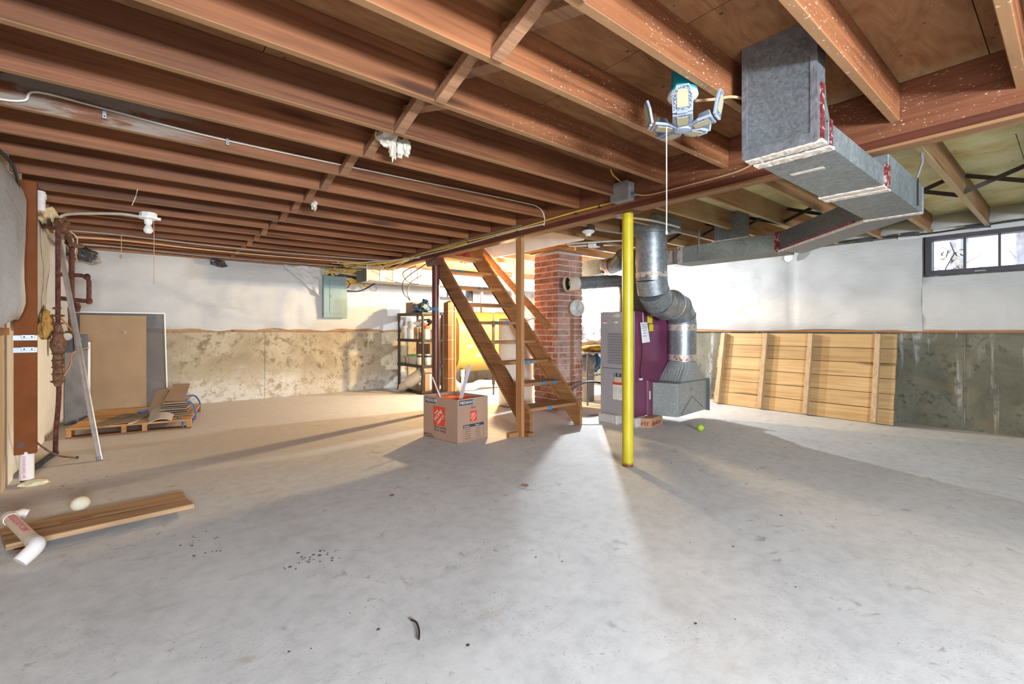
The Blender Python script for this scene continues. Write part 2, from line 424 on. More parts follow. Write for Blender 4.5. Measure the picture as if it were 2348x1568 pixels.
# glass
t = NT('window_glass'); tr = t.new('ShaderNodeBsdfTransparent'); gl = t.new('ShaderNodeBsdfGlossy'); gl.inputs['Roughness'].default_value = .05
mx = t.new('ShaderNodeMixShader'); mx.inputs[0].default_value = .06
t.link(tr.outputs[0], mx.inputs[1]); t.link(gl.outputs[0], mx.inputs[2])
t.link(mx.outputs[0], t.n['Material Output'].inputs[0]); M['glass'] = t.m
t = NT('clear_grey_sheet'); tr = t.new('ShaderNodeBsdfTransparent'); tr.inputs[0].default_value = (.66,.66,.68,1)
gl = t.new('ShaderNodeBsdfDiffuse'); gl.inputs['Color'].default_value = (.4,.4,.42,1)
mx = t.new('ShaderNodeMixShader'); mx.inputs[0].default_value = .22
t.link(tr.outputs[0], mx.inputs[1]); t.link(gl.outputs[0], mx.inputs[2])
t.link(mx.outputs[0], t.n['Material Output'].inputs[0]); M['clear_sheet'] = t.m
M['bulb_warm'] = glow('lit_warm_bulb', (1,.8,.5), 160); M['bulb_cool'] = glow('lit_cool_bulb', (.92,.97,1), 190)

# floor
t = NT('concrete_floor'); co = t.coords('World', (1,1,1), False)
a = t.noise(co, .55, 4, .55, .4); b = t.noise(co, 2.6, 6, .62, .6); c = t.noise(co, 14, 5, .6); d = t.noise(co, 85, 4, .65, .4)
base = t.ramp(a, [(.3,(.52,.52,.53)),(.5,(.57,.57,.575)),(.7,(.62,.615,.615))])
base = t.mix(.55, base, t.ramp(b, [(.28,(.42,.415,.42)),(.45,(.57,.57,.575)),(.68,(.68,.675,.67))]))
base = t.mix(.3, base, t.ramp(c, [(.3,(.33,.325,.325)),(.5,(.56,.555,.56)),(.7,(.7,.69,.69))]))
base = t.mix(t.math('MULTIPLY', t.math('MULTIPLY', t.step(d, .585, .66), t.step(t.noise(co, 3.3, 4, .6), .42, .62)), .55), base, (.2,.185,.175))
base = t.mix(t.math('MULTIPLY', t.step(d, .36, .29), .5), base, (.72,.7,.68))
sm = t.math('MULTIPLY', t.step(t.noise(co, 7.5, 4, .65, .8), .6, .7), t.step(b, .42, .6))
base = t.mix(t.math('MULTIPLY', sm, .55), base, (.16,.145,.14))
p = t.xyz('World')
scr = t.step(t.noise(t.coords('World', (1.2,7,1), False, (0,0,.5)), 2.0, 5, .6, .5), .6, .75)
base = t.mix(t.math('MULTIPLY', t.math('MULTIPLY', scr, t.step(p[0], 2.6, .6)), .4), base, (.36,.26,.17))
dirt = t.math('MULTIPLY', t.math('MULTIPLY', t.step(p[0], 3.0, .9), t.step(p[1], 3.3, 4.3)), t.step(b, .25, .5))
base = t.mix(t.math('MULTIPLY', dirt, .5), base, (.57,.455,.33))
M['floor'] = t.out(base, .62, 0, t.math('ADD', t.math('MULTIPLY', c, .5), t.math('MULTIPLY', d, .5)), .22, .006, .35)
# walls: concrete below
def concrete(name, pal, eff, dark, effz=(.42,.12), ochre=None, streak=False):
    t = NT(name); co = t.coords('World', (1,1,1), False); p = t.xyz('World')
    a = t.noise(co, 2.0, 6, .62, .7); b = t.noise(co, 11, 6, .68, .3); c = t.noise(co, 60, 4, .65)
    col = t.ramp(a, [(.3, pal[0]), (.5, pal[1]), (.7, pal[2])])
    m = t.math('MULTIPLY', t.step(b, .5, .64), t.step(a, .36, .56))
    col = t.mix(t.math('MULTIPLY', m, .75), col, dark)
    col = t.mix(t.math('MULTIPLY', t.step(c, .58, .68), .45), col, tuple(x*.6 for x in dark))
    zz = t.math('ADD', p[2], t.math('MULTIPLY', t.math('SUBTRACT', a, .5), .9))
    e = t.math('MULTIPLY', t.step(zz, *effz), t.step(b, .36, .55))
    col = t.mix(t.math('MULTIPLY', e, .85), col, eff)
    if ochre:
        o = t.noise(t.coords('World', (1.0,1.0,1.4), False), 1.9, 5, .6, 1.2)
        col = t.mix(t.math('MULTIPLY', t.step(o, .56, .68), .45), col, ochre)
    if streak:
        s2 = t.noise(t.coords('World', (7,7,.6), False), 1.0, 4, .6, .3)
        m2 = t.math('MULTIPLY', t.step(s2, .54, .66), t.step(b, .36, .58))
        col = t.mix(t.math('MULTIPLY', m2, .75), col, eff)
    return t.out(col, .85, 0, t.math('ADD', t.math('MULTIPLY', b, .5), t.math('MULTIPLY', c, .5)), .35, .008, .2)
M['wall_back'] = concrete('back_wall_concrete', ((.27,.22,.145),(.38,.32,.225),(.47,.42,.32)), (.62,.6,.55), (.15,.11,.065), (.5,.15))
M['wall_right'] = concrete('right_wall_concrete', ((.11,.105,.08),(.16,.155,.12),(.21,.2,.15)), (.46,.47,.47), (.07,.065,.045), (-.1,-.4), (.21,.17,.085), True)
t = NT('left_wall_concrete'); p = t.xyz('World'); co = t.coords('World', (1,1,1), False)
s1 = t.noise(t.coords('World', (1,9,.25), False), 1.2, 4, .6, .3); b = t.noise(co, 6, 6, .6)
col = t.ramp(s1, [(.3,(.33,.22,.12)),(.45,(.56,.43,.28)),(.62,(.62,.52,.38)),(.72,(.27,.22,.2))])
far = t.mix(.4, t.ramp(b, [(.3,(.68,.64,.55)),(.7,(.82,.79,.72))]), (.8,.77,.69))
M['wall_left'] = t.out(t.mix(t.step(p[1], 4.25, 4.5), col, far), .85, 0, b, .3, .008, .2)
# vinyl insulation blanket
t = NT('white_vinyl_blanket'); co = t.coords('World', (1,1,1), False)
f = t.noise(co, 2.5, 5, .55, .6); g = t.noise(t.coords('World', (1,1,3), False, (.5,.3,0)), 5, 5, .55, 1.2)
M['vinyl'] = t.out(t.ramp(f, [(.3,(.48,.485,.49)),(.7,(.55,.555,.56))]), .62, 0, g, .4, .02, .3)
t = NT('subfloor_plywood'); co = t.coords('Object', (.9,4,4), True)
p = t.xyz('World'); n1 = t.noise(co, 2.5, 6, .6, 2.0); wc = t.coords('World', (1,1,1), False)
col = t.ramp(n1, [(.25,(.16,.065,.025)),(.5,(.25,.115,.048)),(.75,(.33,.17,.08))])
nz = t.noise(wc, 1.6, 4)
gm = t.step(t.math('ADD', p[0], t.math('MULTIPLY', nz, 1.4)), 3.3, 4.2)
gm = t.math('MULTIPLY', gm, t.step(p[1], 3.4, 2.4))
green = t.ramp(t.noise(wc, 3.0, 5, .6), [(.3,(.58,.42,.16)),(.5,(.74,.7,.36)),(.7,(.82,.84,.6))])
col = t.mix(gm, col, green)
nl = t.step(t.voro(wc, 9), .085, .05)
col = t.mix(t.math('MULTIPLY', nl, .8), col, (.03,.025,.02))
sp = t.math('MULTIPLY', t.step(t.noise(wc, 75, 3, .6), .67, .72), t.math('MULTIPLY', t.step(p[0], .9, 1.8), t.step(p[1], 2.0, 1.0)))
col = t.mix(t.math('MULTIPLY', sp, .6), col, (.66,.55,.44))
M['ply'] = t.out(col, .7, 0, n1, .2, .004, .25)
t = NT('chimney_brick'); co = t.coords('World', (1,1,1), False); n1 = t.noise(t.coords('Object'), 9, 5, .65)
col = t.ramp(n1, [(.3,(.24,.085,.05)),(.55,(.42,.165,.1)),(.75,(.52,.26,.17))]); col = t.vary(col, .22)
p = t.xyz('World')
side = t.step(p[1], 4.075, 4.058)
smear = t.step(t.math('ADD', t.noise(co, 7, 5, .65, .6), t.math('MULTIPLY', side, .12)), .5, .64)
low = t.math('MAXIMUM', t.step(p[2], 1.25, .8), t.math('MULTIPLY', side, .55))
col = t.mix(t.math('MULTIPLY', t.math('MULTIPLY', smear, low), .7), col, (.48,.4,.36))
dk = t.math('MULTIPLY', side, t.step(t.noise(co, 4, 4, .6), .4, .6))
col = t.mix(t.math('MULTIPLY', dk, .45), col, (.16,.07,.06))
rust = t.math('MULTIPLY', side, t.math('MULTIPLY', t.step(t.math('ABSOLUTE', t.math('SUBTRACT', p[0], 4.27)), .05, .02), t.step(p[2], 1.25, 1.1)))
col = t.mix(t.math('MULTIPLY', rust, .8), col, (.2,.095,.035))
M['brick'] = t.out(col, .85, 0, n1, .4, .006, .2)
t = NT('chimney_mortar'); n1 = t.noise(co if False else t.coords('World', (1,1,1), False), 22, 5, .6)
mc = t.ramp(n1, [(.3,(.46,.39,.33)),(.7,(.66,.59,.53))]); p = t.xyz('World')
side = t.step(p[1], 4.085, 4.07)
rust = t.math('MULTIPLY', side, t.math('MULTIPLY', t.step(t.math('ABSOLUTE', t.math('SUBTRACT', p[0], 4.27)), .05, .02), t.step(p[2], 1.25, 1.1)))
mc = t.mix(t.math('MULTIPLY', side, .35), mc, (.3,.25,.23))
M['mortar'] = t.out(t.mix(t.math('MULTIPLY', rust, .8), mc, (.25,.13,.05)), .95, 0, n1, .4, .006, .2)

def text(s, size, mat, parent, origin, u, v, thick=.0006, name='lettering', align='LEFT', shear=0.0):
    cu = bpy.data.curves.new(name, 'FONT'); cu.body = s; cu.size = size; cu.extrude = thick; cu.align_x = align; cu.shear = shear
    cu.resolution_u = 2
    tmp = bpy.data.objects.new('tmp_text', cu)
    me = bpy.data.meshes.new_from_object(tmp)
    bpy.data.objects.remove(tmp); bpy.data.curves.remove(cu)
    u, v = Vector(u).normalized(), Vector(v).normalized(); n = u.cross(v)
    org = Vector(origin) - ORG[parent.name]
    for w in me.vertices:
        c = w.co.copy(); w.co = org + u*c.x + v*c.y + n*c.z
    me.materials.clear(); me.materials.append(mat); me.name = name
    o = bpy.data.objects.new(name, me); COL.objects.link(o); o.parent = parent; ORG[o.name] = ORG[parent.name]
    return o

# ------------------------------------------------------------ large structure
JZ, SUBZ = 2.009, 2.187                     # joist bottoms, subfloor underside
XL, XR, YB = -0.66, 6.5, 7.6                # concrete wall faces
OPX0, OPX1, OPY0, OPY1 = 2.885, 3.78, 3.418, 5.80   # stairwell opening
struct(build('floor', MB().box(XL-.2, XR+.2, -3.4, YB+.2, -.12, 0), M['floor']))

mb = MB(); mb.box(XL-.2, OPX0, -3.6, YB+.2, 2.201, 2.24); mb.box(OPX1, XR+.2, -3.6, YB+.2, 2.201, 2.24)
mb.box(OPX0, OPX1, -3.6, OPY0, 2.201, 2.24); mb.box(OPX0, OPX1, OPY1, YB+.2, 2.201, 2.24)
ceiling = struct(build('ceiling', mb, M['girder']))
xs = [XL, .41, 1.63, 2.85, 4.07, 5.29, XR]
for i in range(6):
    y = -2.2 + (-1.22 if i % 2 else 0)
    while y < YB:
        a, b = max(y, -2.2), min(y+2.44, YB); y += 2.44
        x0, x1 = xs[i]+.002, xs[i+1]-.002
        rects = [(x0, x1, a, b)]
        if i == 3 and b > OPY0 and a < OPY1:
            rects = []
            if a < OPY0: rects.append((x0, x1, a, OPY0))
            if b > OPY1: rects.append((x0, x1, OPY1, b))
            rects.append((OPX1+.03, x1, max(a, OPY0), min(b, OPY1)))
        if i == 2 and b > OPY0 and a < OPY1:
            x1 = OPX0; rects = [(x0, x1, a, b)]
        for q in rects:
            if q[3]-q[2] > .05:
                build('plywood_sheet', MB().box(q[0], q[1], q[2]+.002, q[3]-.002, SUBZ, 2.2), M['ply'], ceiling)
def joist_y(k): return .1666 + .40645*k - .0185
def joist(x0, x1, y, mat):
    L = x1-x0
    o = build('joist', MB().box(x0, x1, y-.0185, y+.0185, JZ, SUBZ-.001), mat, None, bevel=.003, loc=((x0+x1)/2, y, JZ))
    o.parent = ceiling; return o
left_y, right_y = [], []
for k in range(-5, 19):
    y = joist_y(k); left_y.append(y)
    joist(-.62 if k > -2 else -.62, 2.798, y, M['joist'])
for k in range(-4, 19):
    y = joist_y(k); x0 = 2.89
    if OPY0+.05 < y < OPY1-.03: x0 = 3.825
    if abs(y-4.27) < .24: x0 = 4.5
    if k == 18: continue
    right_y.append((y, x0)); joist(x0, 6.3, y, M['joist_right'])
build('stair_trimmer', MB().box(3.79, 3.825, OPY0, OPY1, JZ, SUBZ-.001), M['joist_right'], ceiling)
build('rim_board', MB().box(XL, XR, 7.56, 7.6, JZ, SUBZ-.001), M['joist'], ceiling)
build('sill_plate', MB().box(XL, XR, 7.5, 7.6, 1.985, JZ), M['ledger'], ceiling)
# girder: two plies, the lower edge recessed, ledger strip
g = build('girder', MB().box(2.80, 2.885, -2.0, 7.55, 1.945, SUBZ-.001), M['girder'], ceiling, bevel=.002)
build('girder_lower_ply', MB().box(2.808, 2.885, -2.0, 7.55, 1.905, 1.945), M['girder_low'], ceiling)
build('nailing_strip', MB().box(2.80, 2.89, -2.0, 7.55, 1.890, 1.905), M['ledger'], ceiling, bevel=.002)
# cross bridging
def strut(x, ya, za, yb, zb, mat, w=.019, h=.062):
    return build('bridging_strut', MB().bar((x, ya, za), (x, yb, zb), w, h, (1,0,0)), mat, ceiling, bevel=.002)
SKIP = {10, 12, 15}
for i, (a, b) in enumerate(zip(left_y, left_y[1:])):
    if i < 4: continue
    a += .0185; b -= .0185
    strut(1.02, a, SUBZ-.05, b, JZ+.012, M['bridging'], .04, .05)
    if i < 10: strut(1.075, a, JZ+.025, b, SUBZ-.045, M['bridging'], .022, .07)
    elif i in (12, 14, 16): strut(1.075, a, JZ+.025, b, SUBZ-.045, M['bridging'], .022, .06)
for (a, xa), (b, xb) in zip(right_y, right_y[1:]):
    a += .0185; b -= .0185
    if a > 3.3: break
    strut(4.72, a, SUBZ-.02, b, JZ+.02, M['bridging_dark'], .03, .012)
    strut(4.80, a, JZ+.02, b, SUBZ-.02, M['bridging_dark'], .03, .012)
for y0, y1 in zip([q[0] for q in right_y], [q[0] for q in right_y][1:]):      # pale blocking near the trunk duct
    if 1.6 < y0 < 3.0: strut(5.2, y0+.0185, JZ+.01, y1-.0185, JZ+.01, M['ledger'], .04, .04)
# the two sides of the room behind the photographer
struct(build('wall_front', MB().box(XL-.2, XR+.2, -3.6, -3.4, 0, 2.24), M['wall_right']))
mb = MB(); WX0, WX1, WZ0, WZ1 = 4.32, 5.12, 1.585, 1.985
for q in ((XL-.2, WX0, 0, 2.0), (WX1, XR+.2, 0, 2.0), (WX0, WX1, 0, WZ0)): mb.box(q[0], q[1], YB, YB+.2, q[2], q[3])
mb.box(WX0, WX1, YB, YB+.2, WZ1, 2.0)
wall_back = struct(build('wall_back', mb, M['wall_back']))
mb = MB(); VY0, VY1 = .2, 1.03
for q in ((-3.4, VY0, 0, 2.2), (VY1, YB, 0, 2.2), (VY0, VY1, 0, WZ0), (VY0, VY1, 1.995, 2.2)): mb.box(XR, XR+.2, q[0], q[1], q[2], q[3])
wall_right = struct(build('wall_right', mb, M['wall_right']))
wall_left = struct(build('wall_left', MB().box(XL-.2, XL, -3.4, YB, 0, 2.2), M['wall_left']))
for x in (1.47, 2.67): build('form_seam', MB().box(x-.006, x+.006, YB-.005, YB+.01, 0, 1.0), M['wall_back'], wall_back)
for y in (.734, 2.6): build('form_seam', MB().box(XR-.005, XR+.01, y-.006, y+.006, 0, 1.0), M['wall_right'], wall_right)
build('floor_curb', MB().prism([(XR-.06,0),(XR+.05,0),(XR+.05,.05),(XR-.01,.03)], 'Y', -2.5, 1.25), M['wall_right'], wall_right) if False else None
def fbm(x, y, z=0.0, o=4):
    s, a = 0.0, 1.0
    for i in range(o): s += a*mnoise.noise(Vector((x*2**i, y*2**i, z+i*7.3))); a *= .5
    return s
def blanket(parent, name, plane, a0, a1, z0, z1, base, sign, bulge, seed, nu=None, edge=.03, pinch=1.25, lower=None, foldk=1.0):
    nu = nu or max(8, int((a1-a0)/.05)); nv = max(6, int((z1-z0)/.05))
    def fn(u, v):
        a = a0 + (a1-a0)*u; z = z0 + (z1-z0)*v
        env = min(1, (min(v, 1-v)*(z1-z0)+.002)/.14)**.6
        ph = abs(math.sin(math.pi*(a-a0)/pinch))**.35 if pinch else 1
        w = fbm(a*1.1+seed, z*1.6, seed, 3)*.5*foldk + .7
        fold = fbm(a*3.2+z*2.2+seed, z*5-a*1.0, seed+3, 3)*.016*foldk
        d = .012 + bulge*env*(.45+.55*ph)*w + fold*(.35+.65*env)
        if v == 0 and lower: z += lower(a)
        return (base+sign*d, a, z) if plane == 'X' else (a, base+sign*d, z)
    return build(name, MB().grid(nu, nv, fn), M['vinyl'], parent, smooth='all', fix=False)
bl = 'insulation_blanket'
blanket(wall_back, bl, 'Y', -.6, WX0-.02, 1.015, 1.99, 7.585, -1, .055, 1.0, lower=lambda a: .012*math.sin(a*5)+.01*math.sin(a*13))
blanket(wall_back, bl, 'Y', WX1+.02, 6.45, 1.015, 1.99, 7.585, -1, .05, 5.0)
blanket(wall_back, bl, 'Y', WX0-.02, WX1+.02, 1.015, WZ0-.02, 7.585, -1, .04, 6.0)
blanket(wall_right, bl, 'X', VY1+.02, 7.5, 1.01, 2.02, 6.485, -1, .07, 9.0, lower=lambda a: .01*math.sin(a*4))
blanket(wall_right, bl, 'X', -2.4, VY0-.02, 1.01, 2.02, 6.485, -1, .06, 12.0)
blanket(wall_right, bl, 'X', VY0-.02, VY1+.02, 1.01, WZ0-.015, 6.485, -1, .045, 14.0)
blanket(wall_right, bl, 'X', -.6, 1.25, 1.992, 2.09, 6.47, -1, .05, 17.0)
def round_end(a): return .0 if a < 3.95 else .1*((a-3.95)/.27)**2
blanket(wall_left, bl, 'X', -2.4, 4.24, 1.03, 2.0, -.64, 1, .10, 20.0, pinch=None, lower=round_end, foldk=.25)
blanket(wall_left, bl, 'X', 4.5, 5.55, 1.03, 1.93, -.64, 1, .06, 23.0, pinch=3, lower=lambda a: .09*max(0,math.sin((a-4.6)*6))+.02*math.sin(a*23))
blanket(wall_left, bl, 'X', 5.7, 7.55, 1.0, 1.97, -.64, 1, .03, 26.0)
for p_, q in ((wall_back, (-.6, 6.4, YB-.03, YB, .985, 1.02)), (wall_right, (XR-.03, XR, -2.4, 7.5, .985, 1.015)), (wall_left, (XL, XL+.035, -2.4, 4.24, .985, 1.03))):
    build('nailer_strip', MB().box(*q), M['ledger'], p_, bevel=.002)
# insulation stuffed between the joist ends over the right wall
for (a, _), (b, _) in zip(right_y, right_y[1:]):
    if b < .1 or a > 4.2: continue
    def fn(u, v, a=a, b=b):
        y = a+.02+(b-a-.04)*u; d = .03*math.sin(math.pi*u)*math.sin(math.pi*v) + .02*fbm(y*5, v*3, a)
        return (6.16+.17*v-d, y, 2.02+.165*v)
    build('rim_insulation', MB().grid(10, 6, fn), M['vinyl'], wall_right, smooth='all', fix=False)
build('wall_cable', MB().tube([(6.30, y, 2.015+.012*math.sin(y*5)) for y in [-.6+.15*i for i in range(17)]], .009, 6), M['black'], wall_right, smooth=True)
for y, s in ((.62,.12),(1.12,.1),(1.5,.09)):
    build('tape_strip', MB().grid(4, 2, lambda u, v, y=y, s=s: (6.28-.006*math.sin(u*5), y+s*(u-.5)*1.5, 1.985+.045*v+.02*u)), M['dark_tape'], wall_right, fix=False)
for x, z, s in ((.85, 1.935, .1), (-.5, 1.88, .1)):
    build('tape_patch', MB().blob((x, 7.48, z), (s, .05, .05), .6, 5, int(x*10), 2), M['dark_tape'], wall_back)
# stairwell above the opening
mb = MB(); mb.box(OPX1, OPX1+.01, OPY0, OPY1, 1.995, 3.0)
well = struct(build('wall_stairwell', mb, M['drywall']))
build('well_lining', MB().box(OPX0-.02, OPX1, OPY1, OPY1+.02, 2.24, 3.0), M['drywall'], well)
build('well_lining', MB().box(OPX0-.02, OPX0, OPY0, OPY1, 2.24, 3.0), M['drywall'], well)
build('well_lining', MB().box(OPX0-.02, OPX1, OPY0-.02, OPY0, 2.24, 3.0), M['drywall'], well)
build('well_lining', MB().box(OPX0-.02, OPX1+.01, OPY0-.02, OPY1+.02, 3.0, 3.02), M['drywall'], well)
# windows
def window(name, plane, base, a0, a1, z0, z1, panes, depth):
    def B(u0, u1, d0, d1, w0, w1):
        return MB().box(base+d0, base+d1, u0, u1, w0, w1) if plane == 'X' else MB().box(u0, u1, base+d0, base+d1, w0, w1)
    fr = MB(); f = .05
    for q in ((a0, a0+f, z0, z1), (a1-f, a1, z0, z1), (a0+f, a1-f, z0, z0+f), (a0+f, a1-f, z1-f*.9, z1)):
        b = B(q[0], q[1], 0, depth, q[2], q[3]); fr.add(b.v, b.f)
    w = struct(build(name, fr, M['frame_dark']))
    n = panes; W = (a1-a0-2*f)/n
    for i in range(n):
        u = a0+f+W*i
        build('pane', B(u+.006, u+W-.006, .055, .058, z0+f, z1-f*.9), M['glass'], w)
        if i: build('mullion', B(u-.008, u+.008, .035, .075, z0+f, z1-f*.9), M['frame_dark'], w)
        build('glazing_edge', B(u+W-.012, u+W-.005, .05, .054, z0+f, z1-f*.9), M['green_edge'], w)
    return w
w1 = window('window_1', 'X', XR-.03, VY0, VY1, WZ0, 1.995, 3, .12)
build('latch', MB().box(XR-.045, XR-.03, .58, .66, WZ0+.008, WZ0+.022), M['zinc'], w1)
window('window_2', 'Y', YB-.03, WX0, WX1, WZ0, WZ1, 3, .12)

# outside
struct(build('ground_outside', MB().grid(40, 40, lambda u, v: (6.75+12*u, -6+16*v, 1.42+.35*u+.05*fbm(u*20, v*20)), None), M['earth'], fix=False))
struct(build('ground_outside', MB().grid(20, 20, lambda u, v: (-2+14*u, 7.85+10*v, 1.42+.4*v+.05*fbm(u*20, v*20, 3)), None), M['earth'], fix=False))
for i, (x, y, r) in enumerate(((13.4, 1.55, .07), (15.2, .85, .10), (13.0, .2, .05), (17, 2.1, .09), (15, -.6, .08))):
    o = thing('tree', (x, y, 1.5), ['slim grey tree trunk seen through the left pane of the right wall window', 'thick grey tree trunk seen through the middle pane of the right wall window',
      'thinnest grey tree trunk outside the right pane of the window', 'farthest pale tree trunk outside the left pane of the window', 'pale tree trunk outside beyond the cut right pane'][i], 'tree')
    pts = [(x+.06*math.sin(k*1.3+i), y+.05*math.cos(k+i), 1.4+.6*k) for k in range(8)]
    build('trunk', MB().tube(pts, [r*(1-.06*k) for k in range(8)], 8), M['bark'], o, smooth=True)
    for k in range(5):
        z = 2.0+.5*k; a = R.uniform(0, 6.28)
        build('branch', MB().tube([(x, y, z), (x+.3*math.cos(a), y+.4*math.sin(a), z+.3), (x+.5*math.cos(a), y+.8*math.sin(a), z+.45)], [r*.35, r*.2, r*.08], 6), M['bark'], o)
o = thing('leafy_branch', (6.95, .95, 1.55), 'low twig with a few autumn leaves just outside the left pane of the window', 'branch')
build('twig', MB().tube([(6.95,.98,1.5),(6.93,.93,1.7),(6.92,.86,1.85),(6.95,.9,1.98)], .006, 5), M['leafdark'], o)
for i in range(26):
    c = Vector((6.9+R.uniform(-.05,.12), .88+R.uniform(-.09,.09), 1.62+R.uniform(-.03,.27)))
    a = R.uniform(0,6.28); d = Vector((R.uniform(-.3,.3), math.cos(a), math.sin(a)))*R.uniform(.02,.045); e = d.orthogonal().normalized()*.011
    build('leaf', MB().add([c-d, c+e, c+d, c-e], [(0,1,2,3)]), M['leafdark'] if R.random() < .4 else M['leaf'], o, fix=False)

# ------------------------------------------------------------ support posts
p = thing('support_post', (2.845, 2.13, 0), 'yellow painted steel support post under the girder in the centre', 'post')
build('column', MB().cyl((2.845,2.13,.0), (2.845,2.13,1.884), .041, n=28), M['yellow_paint'], p, smooth=True)
build('top_plate', MB().box(2.79, 2.90, 2.04, 2.22, 1.882, 1.889), M['redbrown'], p)
p = thing('support_post', (2.845, 4.99, 0), 'dark red steel support post with blue tape at the head of the stairs', 'post')
build('column', MB().cyl((2.845,4.99,0), (2.845,4.99,1.80), .047, n=24), M['redbrown'], p, smooth=True)
build('post_cap', MB().prism([(2.80,1.80),(2.89,1.80),(2.91,1.889),(2.77,1.889)], 'Y', 4.90, 5.13), M['redbrown'], p)
build('blue_tape', MB().cyl((2.845,4.99,1.25), (2.845,4.99,1.285), .0485, n=24, caps=False), M['tape_blue'], p, smooth=True)
p = thing('wooden_post', (2.84, 3.365, 0), 'plain two by four stud post standing beside the left stair stringer', 'post')
build('stud', MB().box(2.815, 2.852, 3.325, 3.41, .0, 1.888), M['post2x4'], p, bevel=.002)
build('foot_block', MB().box(2.70, 2.812, 3.36, 3.41, 0, .045), M['post2x4'], p, bevel=.002)
build('foot_block', MB().box(2.856, 2.93, 3.27, 3.33, 0, .04), M['stringer'], p, bevel=.002)

# ------------------------------------------------------------ staircase
st = thing('staircase', (3.3, 3.35, 0), 'open wooden basement staircase with blue tape tabs on its treads', 'stairs')
SL = 1.014
def stringer(x0, x1, m='stringer'):
    poly = [(3.335, 0), (3.42, 0), (5.60, SL*(5.60-3.42)), (5.60, 2.19), (3.13+2.19/SL, 2.19), (3.335, SL*(3.335-3.13))]
    return build('stringer', MB().prism(poly, 'X', x0, x1), M[m], st, bevel=.003)
stringer(2.93, 2.966); stringer(3.635, 3.671, 'stringer_lit')
tr = []
for k in range(9):
    z = .245+.2165*k; y = 3.385+.2145*k
    tr.append(build('tread', MB().box(2.968, 3.633, y, y+.235, z-.034, z), M['stair'], st, bevel=.004))
build('handrail', MB().bar((3.93, 4.12, 1.04), (3.70, 5.30, 2.17), .036, .085), M['stair'], st, bevel=.004)
build('rail_bracket', MB().bar((3.671, 4.32, 1.12), (3.90, 4.30, 1.17), .03, .012), M['zinc'], st)
def tab(k, x, w=.035, drop=.03, back=.02):
    z = .245+.2165*k; y = 3.385+.2145*k
    b = MB().box(x-w/2, x+w/2, y-.0015, y+.001, z-drop, z+.001); b.box(x-w/2, x+w/2, y, y+back, z, z+.0015)
    build('blue_tape', b, M['tape_blue'], tr[k])
for k, xs_ in ((7, (3.06, 3.17)), (6, (3.27, 3.36)), (4, (3.22, 3.38)), (3, (3.33,)), (2, (3.30, 3.37)), (1, (3.36, 3.52)), (0, (3.25,))):
    for x in xs_: tab(k, x, .04 if k > 2 else .045, .033 if k else .04, .1 if k == 1 else .02)
build('blue_tape', MB().box(3.40, 3.58, 3.385+.2145+.01, 3.385+.2145+.03, .4615, .463), M['tape_blue'], tr[1])
o = thing('kraft_bag', (3.3, 5.25, 2.0), 'crumpled red paper bag lying on the top stair tread', 'bag')
build('bag_body', MB().blob((3.36, 5.24, 2.03), (.14,.09,.055), .4, 4, 3, 3), plain('red_paper_bag', (.42,.06,.03), .7, 0, .4, 14), o, smooth=True)

# ------------------------------------------------------------ chimney
CX0, CX1, CY0, CY1 = 4.02, 4.46, 4.05, 4.49
ch = thing('chimney', (4.24, 4.27, 0), 'square red brick chimney behind the foot of the stairs', 'chimney')
build('mortar_core', MB().box(CX0+.008, CX1-.008, CY0+.008, CY1-.008, 0, 1.985), M['mortar'], ch)
CH, BH, J = .0727, .0565, .014
meshes = {}
def brick(cx, cy, cz, lx, ly):
    key = (round(lx,3), round(ly,3))
    if key not in meshes:
        bm = bmesh.new(); bmesh.ops.create_cube(bm, size=1)
        for v in bm.verts: v.co = Vector((v.co.x*lx + R.uniform(-.002,.002), v.co.y*ly + R.uniform(-.002,.002), v.co.z*BH + R.uniform(-.002,.002)))
        bmesh.ops.bevel(bm, geom=bm.edges[:], offset=.004, segments=1, affect='EDGES')
        me = bpy.data.meshes.new('brick'); bm.to_mesh(me); bm.free(); me.materials.append(M['brick']); meshes[key] = me
    o = bpy.data.objects.new('brick', meshes[key]); COL.objects.link(o); o.parent = ch
    o.location = Vector((cx+R.uniform(-.002,.002), cy+R.uniform(-.002,.002), cz)) - ORG['chimney']
    o.rotation_euler = (0, 0, R.uniform(-.008, .008)); ORG[o.name] = ORG['chimney']
for i in range(27):
    z = .036+CH*i; L, W = .205, .098
    def run(a0, a1, first):
        out = []; a = a0; l = first
        while a < a1-.02:
            e = min(a+l, a1)
            if a1-e < .05: e = a1
            out.append((a, e)); a = e+J; l = L
        return out
    if i % 2 == 0:
        ys, xs2 = run(CY0, CY1, L), run(CX0+W+J, CX1, L)
    else:
        xs2, ys = run(CX0, CX1, L), run(CY0+W+J, CY1, L)
    for a, b in ys: brick(CX0+W/2, (a+b)/2, z, W, b-a)
    for a, b in xs2: brick((a+b)/2, CY0+W/2, z, b-a, W)
build('wood_collar', MB().box(3.96, 4.5, 3.99, 4.05, 1.985, 2.008), M['ledger'], ch)
build('wood_collar', MB().box(3.96, 4.02, 4.05, 4.5, 1.985, 2.008), M['ledger'], ch)
cap = build('flue_thimble', MB().lathe((4.30, 4.06, 1.285), [(.075,0),(.1,0),(.1,.10),(.105,.11),(.098,.12),(.088,.118),(.086,.07)], 28, (-.35,-1,0)), M['collar'], ch, smooth=True)
build('thimble_cover', MB().lathe((4.30, 4.06, 1.285), [(.001,.095),(.05,.09),(.089,.085)], 24, (-.35,-1,0)), M['clear_cap'], cap, smooth=True)

